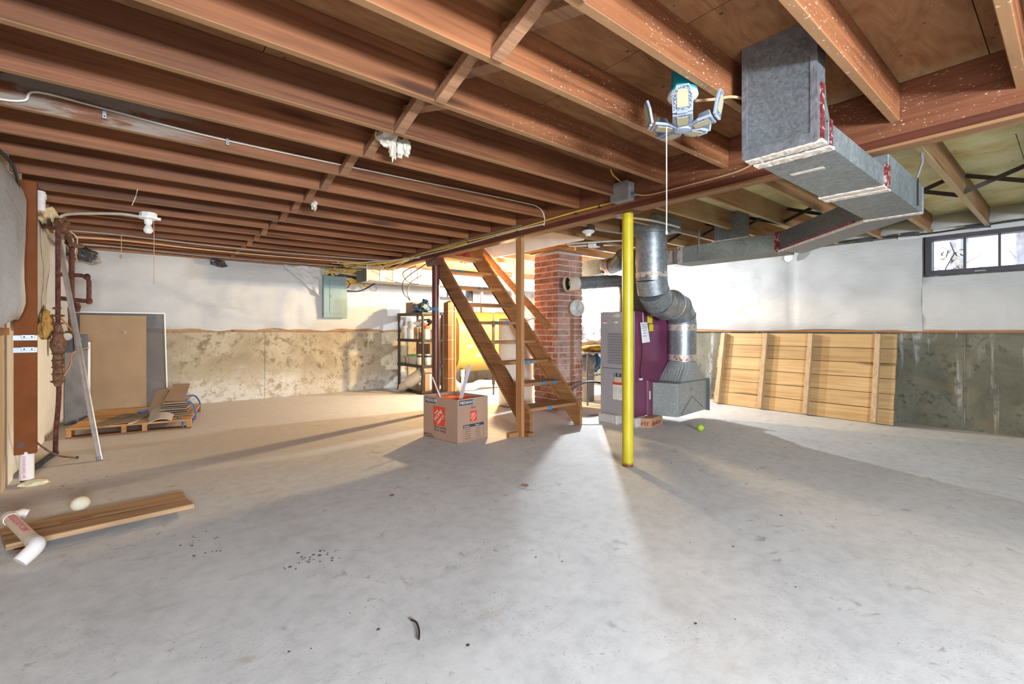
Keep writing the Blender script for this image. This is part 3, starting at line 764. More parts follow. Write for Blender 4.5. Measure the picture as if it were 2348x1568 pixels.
# flue pipe
fl = thing('flue_pipe', (3.95, 3.84, 1.56), 'galvanised flue pipe with an open cream collar in front of the chimney', 'pipe')
fa, fb = Vector((3.94, 3.82, 1.557)), Vector((4.62, 3.63, 1.62)); fd = (fb-fa).normalized()
build('pipe_run', MB().cyl(fa+fd*.1, fb, .076, n=24), M['galv'], fl, smooth=True)
col = build('open_collar', MB().lathe(fa, [(.085,.14),(.088,.1),(.09,.012),(.094,.0),(.09,-.006),(.078,0),(.076,.1)], 28, fd), M['collar'], fl, smooth=True)
build('sooty_inside', MB().lathe(fa, [(.077,.02),(.075,.11),(.001,.112)], 24, fd), M['soot'], fl, smooth=True)
build('damper_flap', MB().blob(fa+fd*.07, (.045,.045,.05), .2, 3, 2, 2), M['collar'], col, smooth=True)
build('elbow', MB().tube([fb-fd*.02, fb+fd*.08+Vector((0,0,-.01)), fb+fd*.13+Vector((0,0,-.09)), fb+fd*.13+Vector((0,0,-.16))], .078, 20), M['galv'], fl, smooth=True)
vp = fb+fd*.13
build('down_pipe', MB().cyl(vp+Vector((0,0,-.14)), (vp.x, vp.y, .7), .074, n=20), M['galv'], fl, smooth=True)
build('foil_wrap', MB().cyl(vp+Vector((0,0,-.16)), vp+Vector((0,0,-.10)), .082, n=20, caps=False), M['foilboard'], fl, smooth=True)
for s in (.24, .36, .5): build('seam_ring', MB().tube([fa+fd*s+(fd.orthogonal().normalized()*math.cos(a)+fd.cross(fd.orthogonal().normalized())*math.sin(a))*.077 for a in [6.283*k/24 for k in range(25)]], .003, 4), M['galv_dark'], fl)

# ------------------------------------------------------------ furnace
FX0, FX1, FY0, FY1, FZ0, FZ1 = 4.0, 4.70, 2.92, 3.36, .10, 1.21
fu = thing('furnace', (4.35, 3.14, .1), 'plum and grey upright furnace cabinet standing on blocks behind the yellow post', 'furnace')
build('cabinet', MB().box(FX0+.015, FX1, FY0, FY1, FZ0, FZ1), M['furnace_purple'], fu, bevel=.006)
build('corner_trim', MB().box(FX0+.004, FX0+.05, FY0-.006, FY0, FZ0, FZ1), M['furnace_purple'], fu, bevel=.002)
up = build('front_panel', MB().box(FX0-.004, FX0+.015, FY0+.004, FY1, .60, FZ1-.003), M['furnace_grey'], fu, bevel=.004)
lo = build('front_panel', MB().box(FX0-.004, FX0+.015, FY0+.004, FY1, FZ0, .596), M['furnace_grey'], fu, bevel=.004)
for i in range(12):
    z = .655+.0285*i
    s = build('louvre', MB().prism([(FX0-.004, z+.016), (FX0-.016, z+.003), (FX0-.016, z), (FX0-.004, z)], 'Y', 2.985, 3.245), M['furnace_grey'], up)
    build('louvre_gap', MB().box(FX0-.010, FX0-.0042, 2.985, 3.245, z-.005, z-.001), M['slot'], up)
def oval(y, z, ry, rz, m, par, x=FX0-.005):
    build('maker_badge', MB().lathe((x, y, z), [(.001,.006),(ry*.8,.005),(ry,0)], 20, (-1,0,0)), m, par)
b = build('maker_badge', MB().blob((FX0-.005, 3.14, 1.168), (.006,.06,.022), .1, 2, 1, 2), M['collar'], up, smooth=True)
b = build('badge_emblem', MB().blob((FX0-.006, 3.15, 1.095), (.01,.035,.016), .3, 4, 2, 2), M['collar'], up, smooth=True)
build('warning_sticker', MB().box(FX0-.0052, FX0-.004, 3.27, 3.325, 1.085, 1.11), M['label_white'], up)
build('sticker_band', MB().box(FX0-.0058, FX0-.005, 3.27, 3.325, 1.10, 1.11), M['orange_ink'], up)
lb = build('instruction_label', MB().box(FX0-.0055, FX0-.004, 3.06, 3.185, .265, .45), M['label_white'], lo)
build('label_band', MB().box(FX0-.0065, FX0-.0054, 3.057, 3.188, .425, .452), M['orange_ink'], lo)
build('label_band', MB().box(FX0-.0062, FX0-.0054, 3.075, 3.165, .45, .51), M['collar'], lo)
for k in range(6):
    for c in (3.09, 3.15):
        build('print_line', MB().box(FX0-.0062, FX0-.0054, c-.022, c+.022, .29+.02*k, .294+.02*k), M['grey_item'], lo)
for k in range(4): build('spring_clip', MB().tube([(FX0-.012, 3.08+.024*k+.01*math.cos(a), .53+.02*math.sin(a)) for a in [.7*q for q in range(10)]], .004, 5), M['zinc' if k % 2 else 'slot'], lo)
build('flange', MB().prism([(4.22, FY0), (4.32, FY0), (4.32, FY0-.02), (4.235, FY0-.02)], 'Z', FZ0, .475), M['furnace_purple'], fu, bevel=.002)
build('label_tag', MB().box(4.245, 4.265, FY0-.0225, FY0-.0205, .27, .36), M['label_white'], fu)
build('yellow_label', MB().box(4.27, 4.345, FY0-.003, FY0, 1.0, 1.075), plain('yellow_label', (.6,.46,.02), .6), fu)
build('yellow_label', MB().box(4.24, 4.33, FY0-.003, FY0, 1.085, 1.17), plain('yellow_label', (.6,.46,.02), .6), fu)
build('supply_plenum', MB().box(4.28, 4.62, 2.98, 3.26, FZ1, 1.90), M['galv_dark'], fu)
build('control_wire', MB().tube([(4.13,2.912,.92),(4.13,2.912,.72),(4.10,2.912,.6),(4.11,2.912,.5)], .004, 6, sub=5), M['black'], fu)
build('wire_plug', MB().box(4.09,4.135,2.905,2.92,.485,.505), M['label_white'], fu)
o = thing('paper_sheet', (4.25, 2.90, .99), 'handwritten white paper sheet hanging on the plum furnace side', 'paper')
build('sheet', MB().slab([(4.095,2.908,1.09),(4.215,2.908,1.095),(4.265,2.905,.885),(4.125,2.905,.875)], (0,-.0015,0)), M['paper'], o)
for k in range(3): build('pen_line', MB().slab([(4.11,2.9045,1.075-.02*k),(4.21,2.9045,1.078-.02*k),(4.21,2.9045,1.073-.02*k),(4.11,2.9045,1.070-.02*k)], (0,-.0006,0)), M['ink_navy'], o)
for k in range(3): build('pen_line', MB().slab([(4.14,2.903,1.01-.03*k),(4.20,2.903,1.014-.03*k),(4.20,2.903,1.009-.03*k),(4.14,2.903,1.005-.03*k)], (0,-.0006,0)), M['ink_navy'], o)
build('hanging_wire', MB().tube([(4.155,2.913,1.09),(4.15,2.913,1.2)], .003, 5), M['zinc'], o)
for lbl, q in (('pale concrete block under the left front corner of the furnace', (3.95,4.14,3.10,3.36)), ('pale concrete block under the furnace hidden partly by the yellow post', (3.99,4.16,2.88,3.03))):
    o = build('concrete_block', MB().box(*q, 0, .10), M['concrete_block'], None, bevel=.012, loc=((q[0]+q[1])/2,(q[2]+q[3])/2,0)); tag(o, lbl, 'block')
ob = thing('orange_block', (4.24, 2.84, 0), 'small tan and orange box with red handwriting under the furnace edge', 'box')
oc = [(4.03,2.79),(4.12,2.74),(4.37,2.80),(4.28,2.86)]
ob_poly = [(4.055,2.90),(4.115,2.785),(4.40,2.84),(4.36,2.93)]
build('box_body', MB().prism(ob_poly, 'Z', 0, .098), M['orange_block'], ob, bevel=.002)
u1 = Vector((4.115-4.055, 2.785-2.90, 0)); u2 = Vector((4.40-4.115, 2.84-2.785, 0))
n1 = u1.normalized().cross(Vector((0,0,1))); n2 = u2.normalized().cross(Vector((0,0,1)))
text('ett', .075, M['red_ink'], ob, Vector((4.062,2.888,.022))+n1*.002, u1, (0,0,1), shear=.25)
text('Burkers', .068, M['red_ink'], ob, Vector((4.125,2.787,.02))+n2*.002, u2, (0,0,1), shear=.3)

# ------------------------------------------------------------ round return duct with its floor box
rd = thing('return_duct', (4.70, 2.80, .1), 'round galvanised return duct with elbows dropping to a sheet metal floor box', 'duct')
bx = [(4.30,2.898),(4.375,2.645),(5.10,2.715),(5.04,2.898)]
box_ = build('floor_box', MB().prism(bx, 'Z', .10, .45), M['galv_pale'], rd, bevel=.003)
e1, e2 = Vector((4.375,2.645,0)), Vector((5.10,2.715,0)); ex = (e2-e1).normalized(); en = ex.cross(Vector((0,0,1)))
def onface(s, z): return e1+ex*s+Vector((0,0,z))+en*.002
build('cross_break', MB().bar(onface(.08,.12), onface(.34,.29), .012, .003, en), M['galv'], box_)
build('cross_break', MB().bar(onface(.34,.29), onface(.62,.14), .012, .003, en), M['galv'], box_)
build('edge_flange', MB().bar(e2+Vector((0,-.008,.09)), e2+Vector((0,-.008,.46)), .02, .05, (0,1,0)), M['galv_dark'], box_)
for k, w in ((0,.04),(1,.055)): build('pen_mark', MB().bar(onface(.30,.355+.018*k), onface(.30+w,.36+.018*k), .002, .003, en), M['ink'], box_)
DC = Vector((4.72, 2.80, 0))
def loft():
    mb = MB(); n = 32; vs = []
    for ring in range(2):
        for k in range(n):
            a = 2*math.pi*k/n+math.pi/4
            if ring == 0:
                c, s_ = math.cos(a), math.sin(a); m = max(abs(c), abs(s_)); vs.append((DC.x+.255*c/m+.02*s_/m*0, DC.y+.135*s_/m, .45))
            else: vs.append((DC.x+.152*math.cos(a), DC.y+.152*math.sin(a), .665))
    return mb.add(vs, [(k,(k+1)%n,n+(k+1)%n,n+k) for k in range(n)])
build('transition', loft(), M['galv_pale'], rd)
build('base_flange', MB().box(DC.x-.26, DC.x+.26, DC.y-.14, DC.y+.14, .448, .462), M['galv_dark'], rd)
build('round_pipe', MB().cyl((DC.x,DC.y,.66), (DC.x,DC.y,1.10), .152, n=32), M['galv_round'], rd, smooth=True)
build('foil_band', MB().cyl((DC.x,DC.y,.675), (DC.x,DC.y,.745), .156, n=32, caps=False), M['foil'], rd, smooth=True)
build('foil_band', MB().cyl((DC.x,DC.y,1.005), (DC.x,DC.y,1.075), .156, n=32, caps=False), M['foil'], rd, smooth=True)
path = [Vector(p) for p in ((4.72,2.80,1.075),(4.70,2.797,1.16),(4.60,2.785,1.255),(4.46,2.77,1.29),(4.30,2.745,1.275),(4.14,2.72,1.305),(4.03,2.705,1.40),(3.99,2.70,1.52))]
for i, (a, b) in enumerate(zip(path, path[1:])):
    d = (b-a).normalized()
    build('elbow_gore', MB().tube([a-d*.012, b+d*.012], .153-.001*(i % 2), 32), M['galv_round'], rd, smooth=True)
    if 0 < i:
        t2 = ((b-a).normalized()+(a-path[i-1]).normalized()).normalized(); u_ = t2.orthogonal().normalized(); w_ = t2.cross(u_)
        build('gore_seam', MB().tube([a+(u_*math.cos(6.2832*k/32)+w_*math.sin(6.2832*k/32))*.1545 for k in range(33)], .0045, 5), M['foil'] if i == 3 else M['galv_dark'], rd, smooth=True)
build('round_pipe', MB().cyl((3.99,2.70,1.50), (3.985,2.70,1.985), .152, n=32), M['galv_round'], rd, smooth=True)
build('foil_band', MB().cyl((3.99,2.70,1.535), (3.989,2.70,1.585), .1555, n=32, caps=False), M['foil'], rd, smooth=True)
build('panned_box', MB().box(3.78, 4.20, 2.50, 2.88, 1.985, 2.10), M['galv_box'], rd)
build('collar_flange', MB().cyl((3.985,2.70,1.965), (3.985,2.70,1.985), .185, n=32), M['galv'], rd, smooth=True)

M['silver_tape'] = plain('dull_silver_tape', (.2,.205,.225), .38, .4, .35, 30, bump=.6)
# ------------------------------------------------------------ supply duct along the ceiling
sd = thing('supply_duct', (2.2, .75, 1.725), 'rectangular galvanised duct with riser passing under the girder to the trunk', 'duct')
DB = 1.725
build('riser', MB().box(1.96, 2.05, .615, .887, DB, 2.186), M['galv'], sd, bevel=.004)
for q in ((1.957,1.962,.613,.637,DB,2.186),(1.957,1.962,.868,.889,DB,2.186),(1.957,1.962,.637,.868,2.14,2.186),(1.957,1.962,.637,.868,DB,1.76),(1.957,2.05,.612,.6165,2.12,2.186)):
    build('wrinkled_tape', MB().box(*q), M['silver_tape'], sd)
build('duct_run', MB().box(2.05, 2.89, .603, .875, DB, 1.818), M['galv_box'], sd, bevel=.003)
build('throat', MB().prism([(2.05,1.818),(2.16,1.818),(2.10,1.84),(2.06,1.90),(2.05,1.96)], 'Y', .615, .887), M['galv_dark'], sd)
build('duct_section', MB().box(2.89, 3.66, .597, .870, DB-.002, 1.895), M['galv_box'], sd, bevel=.003)
build('branch_collar', MB().cyl((2.97,.70,1.89), (2.97,.70,2.02), .065, n=18), M['galv'], sd, smooth=True)
for x in (1.972, 2.055, 2.83, 2.905, 3.64):
    build('mastic_strip', MB().grid(24, 2, lambda u, v, x=x: (x+.052*v+(.007*fbm(u*9, x*5, v*3)), .60+.284*u, DB-.005-.003*abs(fbm(u*14, x, v*5))), (0,0,.012)), M['mastic'], sd, bevel=.002)
build('red_tape', MB().box(2.052, 2.075, .598, .603, DB, 1.825), M['redfoil'], sd)
build('red_tape', MB().box(1.99, 2.02, .609, .615, DB, 1.95), M['redfoil'], sd)
build('red_tape', MB().box(2.835, 2.90, .592, .603, DB-.002, 1.83), M['redfoil'], sd)
build('white_smear', MB().box(2.30, 2.33, .70, .83, DB-.0015, DB+.001), M['mastic'], sd)
dg = [(3.66,.87),(4.50,1.72),(4.80,1.62),(3.72,.597)]
build('diagonal_duct', MB().prism(dg, 'Z', DB, 1.893), M['galv'], sd, bevel=.003)
build('mastic_strip', MB().bar((3.655,.872,DB), (4.49,1.715,DB), .014, .016), M['mastic'], sd)
build('pink_sealant', MB().bar((3.75,.968,DB+.02), (4.40,1.63,DB+.02), .004, .014), plain('pink_sealant', (.36,.07,.17), .5, 0, .5, 40), sd)
build('trunk', MB().box(4.49, 4.82, 1.70, 2.76, DB, 1.895), galv('speckled_dark_sheet', (.2,.21,.19), (.028,.032,.03), 95, .25, .6), sd, bevel=.003)
build('red_tape', MB().box(4.482, 4.49, 1.66, 1.74, DB-.004, 1.90), M['redfoil'], sd)
build('mastic_strip', MB().box(4.483, 4.49, 2.66, 2.72, DB, 1.90), M['foil'], sd)
build('trunk_end', MB().box(4.52, 4.79, 2.76, 2.98, DB, 1.88), M['foil'], sd)
build('stack_boot', MB().box(4.55, 4.65, 2.04, 2.34, 1.895, 2.16), M['galv'], sd)
build('mastic_strip', MB().box(4.53, 4.56, 2.0, 2.36, 1.893, 1.912), M['mastic'], sd)
build('hanger_strap', MB().bar((4.486,2.47,1.80), (4.486,2.47,2.05), .018, .003, (1,0,0)), M['zinc'], sd)
build('hanger_strap', MB().bar((3.52,.592,1.74), (3.52,.592,1.90), .004, .012, (1,0,0)), M['black'], sd)
build('hanger_wire', MB().tube([(3.5,.592,1.90),(3.45,.56,1.97),(3.40,.555,2.02)], .006, 6), M['zinc'], sd)
o = tag(build('disc_cover', MB().lathe((6.40,2.32,1.925), [(.001,.02),(.05,.015),(.055,0)], 20, (-1,0,0)), M['white_plastic'], None, loc=(6.40,2.32,1.925)), 'small round white disc on the right wall blanket below the trunk duct', 'disc')
# branch ducts behind the chimney
bd = thing('branch_duct', (4.7, 4.1, 1.8), 'foil wrapped branch duct tapering to a round elbow right of the chimney top', 'duct')
build('foil_box', MB().box(4.60, 4.88, 4.20, 4.75, 1.70, 1.93), M['foilboard'], bd)
build('taper', MB().add([(4.60,4.20,1.70),(4.88,4.20,1.70),(4.88,4.20,1.93),(4.60,4.20,1.93),(4.62,3.85,1.74),(4.80,3.85,1.74),(4.80,3.85,1.92),(4.62,3.85,1.92)], [(0,1,5,4),(1,2,6,5),(2,3,7,6),(3,0,4,7)]), M['galv'], bd)
build('round_elbow', MB().tube([(4.71,3.86,1.83),(4.70,3.74,1.83),(4.66,3.62,1.85),(4.60,3.5,1.92)], .10, 20), M['galv'], bd, smooth=True)
build('foil_band', MB().tube([(4.71,3.88,1.83),(4.70,3.76,1.83)], .103, 20, caps=False), M['foil'], bd, smooth=True)
fo = thing('foil_duct', (4.0, 6.65, 1.727), 'long foil faced trunk duct under the ceiling along the back wall', 'duct')
build('duct_body', MB().box(2.57, 5.9, 6.45, 6.85, 1.727, 1.95), M['foilboard'], fo)
build('end_cap', MB().box(2.555, 2.57, 6.44, 6.86, 1.715, 1.96), M['galv_dark'], fo)
build('end_rim', MB().box(2.545, 2.56, 6.43, 6.455, 1.71, 1.965), M['mastic'], fo)
for x in (2.75, 2.95, 3.25, 3.36, 3.62, 4.2, 4.9): build('foil_wrap', MB().box(x, x+.07, 6.443, 6.46, 1.72, 1.955), M['white_plastic'] if int(x*100) % 3 else M['foil'], fo)
build('bottom_seam', MB().box(2.57, 5.9, 6.442, 6.46, 1.718, 1.732), M['galv'], fo)

# ------------------------------------------------------------ LED lamp hanging from a joist
LC = Vector((1.75, 1.035, 0)); fwd = Vector((.862, .507, 0))
ll = thing('ceiling_lamp', (LC.x, LC.y, 2.0), 'unlit five wing folding garage lamp in a teal ceiling box', 'lamp')
build('teal_box', MB().lathe((LC.x,LC.y,1.995), [(.001,.09),(.045,.09),(.046,.02),(.058,.01),(.058,-.002)], 28), M['teal'], ll, smooth=True)
build('box_clip', MB().box(LC.x-.05, LC.x-.03, LC.y-.01, LC.y+.01, 2.08, 2.105), M['teal'], ll)
build('lampholder', MB().lathe((LC.x,LC.y,1.995), [(.059,0),(.061,-.012),(.055,-.022),(.03,-.03),(.026,-.06),(.001,-.06)], 32), M['porcelain'], ll, smooth=True)
build('socket', MB().cyl((LC.x,LC.y,1.94), (LC.x,LC.y,1.87), .028, .034, 20), M['black'], ll, smooth=True)
hub = Vector((LC.x, LC.y, 1.853))
build('hub', MB().lathe(hub, [(.034,.02),(.036,0),(.03,-.012),(.001,-.014)], 24), M['lampgrey'], ll, smooth=True)
def wing(c, u, v, n, l, w, taper):
    """panel in plane (u along, v across), outward normal n"""
    root = MB(); a, b = w*taper, w
    o0 = [c+v*(-a/2), c+v*(a/2), c+u*l*.42+v*b/2, c+u*l+v*b/2*.96, c+u*l-v*b/2*.96, c+u*l*.42-v*b/2]
    vs = [p_+n*.005 for p_ in o0] + [p_-n*.005 for p_ in o0]; k = 6
    root.add(vs, [tuple(range(k)), tuple(range(2*k-1, k-1, -1))]+[(i,(i+1)%k,k+(i+1)%k,k+i) for i in range(k)])
    return root, o0
def panel(c, u, v, n, l, w, taper):
    mb, o0 = wing(c, u, v, n, l, w, taper)
    pn = build('lamp_wing', mb, M['lampgrey'], ll, bevel=.0012)
    cen = sum(o0, Vector())/6
    mk = lambda s, h: MB().add([cen+(p_-cen)*s+n*.0052 for p_ in o0]+[cen+(p_-cen)*s+n*h for p_ in o0], [tuple(range(6)), tuple(range(11,5,-1))]+[(i,(i+1)%6,6+(i+1)%6,6+i) for i in range(6)])
    build('heat_sink', mk(.88, .0062), M['sink'], pn)
    cw = w*.27
    q = [cen-u*l*.30-v*cw*.75, cen-u*l*.30+v*cw*.75, cen-u*l*.12+v*cw, cen+u*l*.36+v*cw, cen+u*l*.36-v*cw, cen-u*l*.12-v*cw]
    build('diffuser', MB().add([p_+n*.006 for p_ in q]+[p_+n*.0085 for p_ in q], [tuple(range(6)), tuple(range(11,5,-1))]+[(i,(i+1)%6,6+(i+1)%6,6+i) for i in range(6)]), M['diffuser'], pn)
    return pn
up_ = Vector((0,0,1))
for k in range(5):
    a = math.radians(180+72*k); r = (fwd*math.cos(a) + fwd.cross(up_)*math.sin(a)).normalized(); v = r.cross(up_)
    u = (r*math.cos(math.radians(6)) + up_*math.sin(math.radians(6))).normalized(); n = -(v.cross(u)) if (v.cross(u)).z > 0 else v.cross(u)
    c = hub + r*.03 + up_*-.002
    panel(c, u, v, n, .092, .078, .5)
    c2 = c + u*.10 + r*.003
    u2 = (up_*math.cos(math.radians(10)) + r*math.sin(math.radians(10))).normalized()
    n2 = (r - u2*r.dot(u2)).normalized()
    panel(c2+u2*.1, -u2, v, n2, .1, .078, .6)
    build('hinge', MB().cyl(c2-v*.02+r*.002, c2+v*.02+r*.002, .006, n=8), M['lampgrey'], ll)
lp = LC + fwd*-.045 + fwd.cross(up_)*-.062
build('pull_cord', MB().tube([(lp.x,lp.y,1.86),(lp.x,lp.y,1.7),(lp.x+.001,lp.y,1.55),(lp.x,lp.y,1.425)], .0022, 6), M['cord_white'], ll)
build('cord_knob', MB().lathe((lp.x,lp.y,1.412), [(.001,.016),(.004,.012),(.005,0),(.001,-.004)], 10), M['cord_white'], ll)
o = build('lamp_cable', MB().tube([(1.79,1.0,1.965),(1.88,.96,1.985),(1.94,.93,2.002),(2.0,.9,2.003)], .006, 7, sub=5), M['cord_tan'], None, smooth=True, loc=(1.8,1,2))
tag(o, 'short tan cable running from the teal ceiling lamp to the duct riser', 'cable')

# ------------------------------------------------------------ electrical box and cables along the girder
jb = thing('junction_box', (2.75, 2.11, 1.97), 'grey metal junction box on the girder above the yellow post', 'electrical box')
build('box_body', MB().box(2.72, 2.797, 2.035, 2.185, 1.955, 2.085), M['grey_item'], jb, bevel=.003)
build('box_cover', MB().box(2.716, 2.72, 2.03, 2.19, 1.95, 2.09), plain('dull_box_cover', (.26,.25,.25), .5, .3), jb, bevel=.001)
for y, z in ((2.045,2.078),(2.175,1.962)): build('screw', MB().cyl((2.713,y,z),(2.717,y,z),.005,n=8), M['zinc'], jb)
build('connector', MB().cyl((2.76,2.03,1.985),(2.76,2.0,1.985),.014,n=10), M['zinc'], jb)
def cable(pts, r, mat, label, sub=5, group=None, name='cable'):
    o = build(name, MB().tube(pts, r, 6, sub=sub), M[mat], None, smooth=True, loc=pts[0]); return tag(o, label, 'cable', group)
gy = lambda y0, y1, z, dz, f, x=2.79: [(x-.004*(1+math.sin(y*f*1.7)), y, z+dz*math.sin(y*f)) for y in [y0+(y1-y0)*i/24 for i in range(25)]]
cable(gy(2.19, 6.2, 1.976, .006, 3.1), .0065, 'cable_yellow', 'bright yellow cable stapled along the girder left of the junction box')
cable(gy(3.0, 6.3, 1.95, .006, 2.3), .0065, 'cable_white', 'off white cable stapled along the girder below the yellow one')
cable(gy(3.3, 6.3, 1.992, .005, 1.9), .006, 'cable_grey', 'grey cable stapled along the top of the girder behind the yellow one')
cable(gy(4.2, 6.4, 1.966, .007, 4.0, 2.784), .006, 'cable_yellow', 'second yellow cable bundled on the girder near the back posts')
cable([(2.76,2.0,1.985),(2.79,1.9,1.965),(2.79,1.6,1.962),(2.79,1.3,1.966),(2.74,1.15,1.985),(2.45,1.02,1.90),(2.1,.90,1.80)], .0055, 'cord_tan', 'tan cable running along the girder from the junction box to the duct riser')
cable([(2.745,2.10,2.085),(2.72,2.13,2.12),(2.70,2.16,2.16),(2.67,2.15,2.184)], .006, 'cable_yellow', 'short yellow cable rising from the junction box into the joist bay')
cable([(2.80,3.0,1.94),(2.79,2.98,2.0),(2.70,2.955,2.075),(2.45,2.958,2.088),(1.36,2.96,2.071),(.38,2.962,2.062),(-.12,2.962,2.083),(-.35,2.96,2.09),(-.39,2.96,2.04),(-.47,2.96,2.022),(-.6,2.96,2.03)], .005, 'cable_white', 'thin white wire stapled along the side of the weathered joist')
for i, x in enumerate((.384, -.124)):
    o = thing('cable_clip', (x, 2.958, 2.05), ('bright metal clip on the weathered joist near its middle', 'bright metal clip on the weathered joist near the left wall')[i], 'clip')
    build('clip_plate', MB().box(x-.008, x+.008, 2.954, 2.961, 2.035, 2.072), M['zinc'], o, bevel=.001)
    build('clip_hole', MB().cyl((x,2.9535,2.045),(x,2.956,2.045),.004,n=8), M['black'], o)
for i, (y, z) in enumerate(((2.35,1.975),(2.6,1.975),(3.35,1.95),(3.7,1.955),(4.2,1.97))):
    o = build('cable_staple', MB().box(2.778, 2.80, y-.003, y+.003, z-.012, z+.012), M['black'], None, loc=(2.79,y,z)); tag(o, ['nearest staple, just left of the junction box on the girder', 'second staple left of the junction box on the girder', 'staple on the white cable above the wooden stud post', 'staple on the white cable between stud post and dark red post', 'farthest staple on the girder, toward the dark red post'][i], 'staple', 'staples on the girder')
tan = thing('cable_bundle', (3.0, 6.6, 1.95), 'tangle of yellow and dark cables hanging between girder end and foil duct', 'cables')
for i in range(22):
    a = (2.79+R.uniform(-.03,.05), R.uniform(5.2,6.2), R.uniform(1.93,1.99)); b = (R.uniform(2.2,3.0), R.uniform(6.5,7.4), R.uniform(1.9,2.0))
    mid = ((a[0]+b[0])/2+R.uniform(-.1,.1), (a[1]+b[1])/2, R.uniform(1.86,1.98))
    build('cable_strand', MB().tube([a, mid, b, (b[0]+R.uniform(-.1,.1), b[1]+.1, b[2]+.04)], .0065, 5, sub=4), M[R.choice(['cable_yellow','cable_yellow','cable_white','cable_grey'])], tan, smooth=True)
cable([(2.78,4.80,1.90),(2.77,4.95,1.86),(2.92,6.0,1.72),(3.0,6.2,1.55),(3.12,6.3,1.49),(3.16,6.3,1.45),(3.11,6.3,1.56),(3.17,6.3,1.72),(3.3,6.2,1.83)], .0065, 'black', 'long black cable loop hanging down beside the dark red post')
cable([(3.3,6.3,1.70),(3.2,6.35,1.71),(3.08,6.3,1.76),(3.0,6.2,1.85),(3.1,6.0,1.93)], .0065, 'black', 'short black cable loop against the foil duct')

# ------------------------------------------------------------ electrical panel on the back wall
ep = thing('electrical_panel', (2.44, 7.50, 1.2), 'grey green breaker panel with hinged door on the back wall', 'electrical panel')
ex0, ex1, ez0, ez1, ey = 2.25, 2.625, 1.195, 1.865, 7.46
build('box_body', MB().box(ex0+.01, ex1-.01, ey, 7.60, ez0+.01, ez1-.01), M['panelgrey'], ep)
cv = build('cover', MB().box(ex0, ex1, ey-.016, ey, ez0, ez1), M['panelgrey'], ep, bevel=.012)
dr = build('door', MB().box(ex0+.095, ex1-.095, ey-.022, ey-.016, ez0+.075, ez1-.075), M['panelgrey'], ep, bevel=.003)
build('latch', MB().box(ex0+.115, ex0+.15, ey-.028, ey-.022, 1.525, 1.56), M['zinc'], dr, bevel=.002)
build('latch_slot', MB().box(ex0+.13, ex0+.138, ey-.0295, ey-.028, 1.53, 1.555), M['black'], dr)
for x, z in ((ex0+.02,ez0+.02),(ex1-.02,ez0+.02),(ex0+.02,1.53),(ex1-.02,1.53)): build('screw', MB().cyl((x,ey-.019,z),(x,ey-.016,z),.005,n=8), M['zinc'], cv)
pt = thing('cable_bundle', (2.6, 7.4, 1.87), 'fan of yellow and black cables above and right of the breaker panel', 'cables')
for i in range(20):
    s = R.uniform(ex0+.03, ex1-.03); t_ = R.uniform(2.3, 3.0)
    build('cable_strand', MB().tube([(s,7.48,ez1-.02),(s+R.uniform(-.03,.08),7.46,ez1+.07+R.uniform(-.02,.03)),(t_,7.42,1.93+R.uniform(-.05,.06)),(t_+.15,7.3,1.97)], .0075, 5, sub=4), M[R.choice(['cable_yellow','cable_yellow','cable_white'])], pt, smooth=True)
for i in range(7):
    build('cable_strand', MB().tube([(ex1-.02,7.45,1.84-.02*i),(2.72+.02*i,7.42,1.83-.015*i),(2.86,7.4,1.72-.008*i),(2.95,7.42,1.72+.02*i)], .009, 5, sub=4), M['cable_yellow' if i % 3 else 'cable_white'], pt, smooth=True)
build('cable_strand', MB().tube([(ex1,7.45,1.64),(2.76,7.42,1.635),(2.86,7.4,1.66),(2.98,7.38,1.73),(3.08,7.36,1.80)], .011, 6, sub=5), M['black'], pt, smooth=True)
build('cable_strand', MB().tube([(2.8,7.42,1.80),(2.92,7.4,1.83),(3.06,7.4,1.77),(3.1,7.4,1.68),(3.03,7.4,1.66),(2.97,7.4,1.72)], .006, 6, sub=5), M['cable_grey'], pt, smooth=True)
build('conduit_stub', MB().cyl((2.43,7.5,1.85),(2.43,7.5,2.0),.018,n=10), M['zinc'], pt, smooth=True)
build('red_wire', MB().tube([(ex1-.01,7.44,1.80),(2.66,7.43,1.76),(2.63,7.44,1.68)], .008, 6, sub=4), M['red_ink'], pt)
build('stuffed_fibre', MB().blob((2.75,7.5,1.90), (.36,.05,.06), .6, 5, 4, 3), M['soot'], pt, smooth=True)
o = thing('torn_blanket', (2.0, 7.45, 1.85), 'torn crumpled vinyl flap hanging left of the breaker panel', 'insulation')
build('flap', MB().grid(22, 14, lambda u, v: (1.70+.52*u, 7.52-.07*abs(fbm(u*4, v*4+u*3, 2)) , 1.99-(.42*u+.04)*(1-v)+.0*v), None), M['vinyl'], o, smooth='all', fix=False)

# ------------------------------------------------------------ left wall
bb = thing('brown_board', (-.57, 4.38, .2), 'brown painted vertical board strapped to the left wall with two metal brackets', 'board')
build('board', MB().box(-.625, -.52, 4.36, 4.40, .20, 2.0), M['brownpaint'], bb, bevel=.003)
build('board_knot', MB().cyl((-.59,4.3585,.265),(-.59,4.362,.265),.02,n=16), plain('dark_knot', (.1,.035,.02), .6), bb)
for z in (.965, .885):
    b = build('bracket', MB().box(-.63, -.515, 4.352, 4.362, z-.018, z+.018), M['zinc'], bb, bevel=.002)
    build('bracket_lip', MB().box(-.59, -.525, 4.343, 4.353, z-.005, z+.02), M['zinc'], b, bevel=.002)
    for x in (-.575, -.54): build('bolt', MB().cyl((x,4.341,z+.006),(x,4.344,z+.006),.005,n=8), M['black'], b)
o = thing('drain_pipe', (-.57, 4.42, 0), 'white plastic standpipe emerging below the brown board', 'pipe')
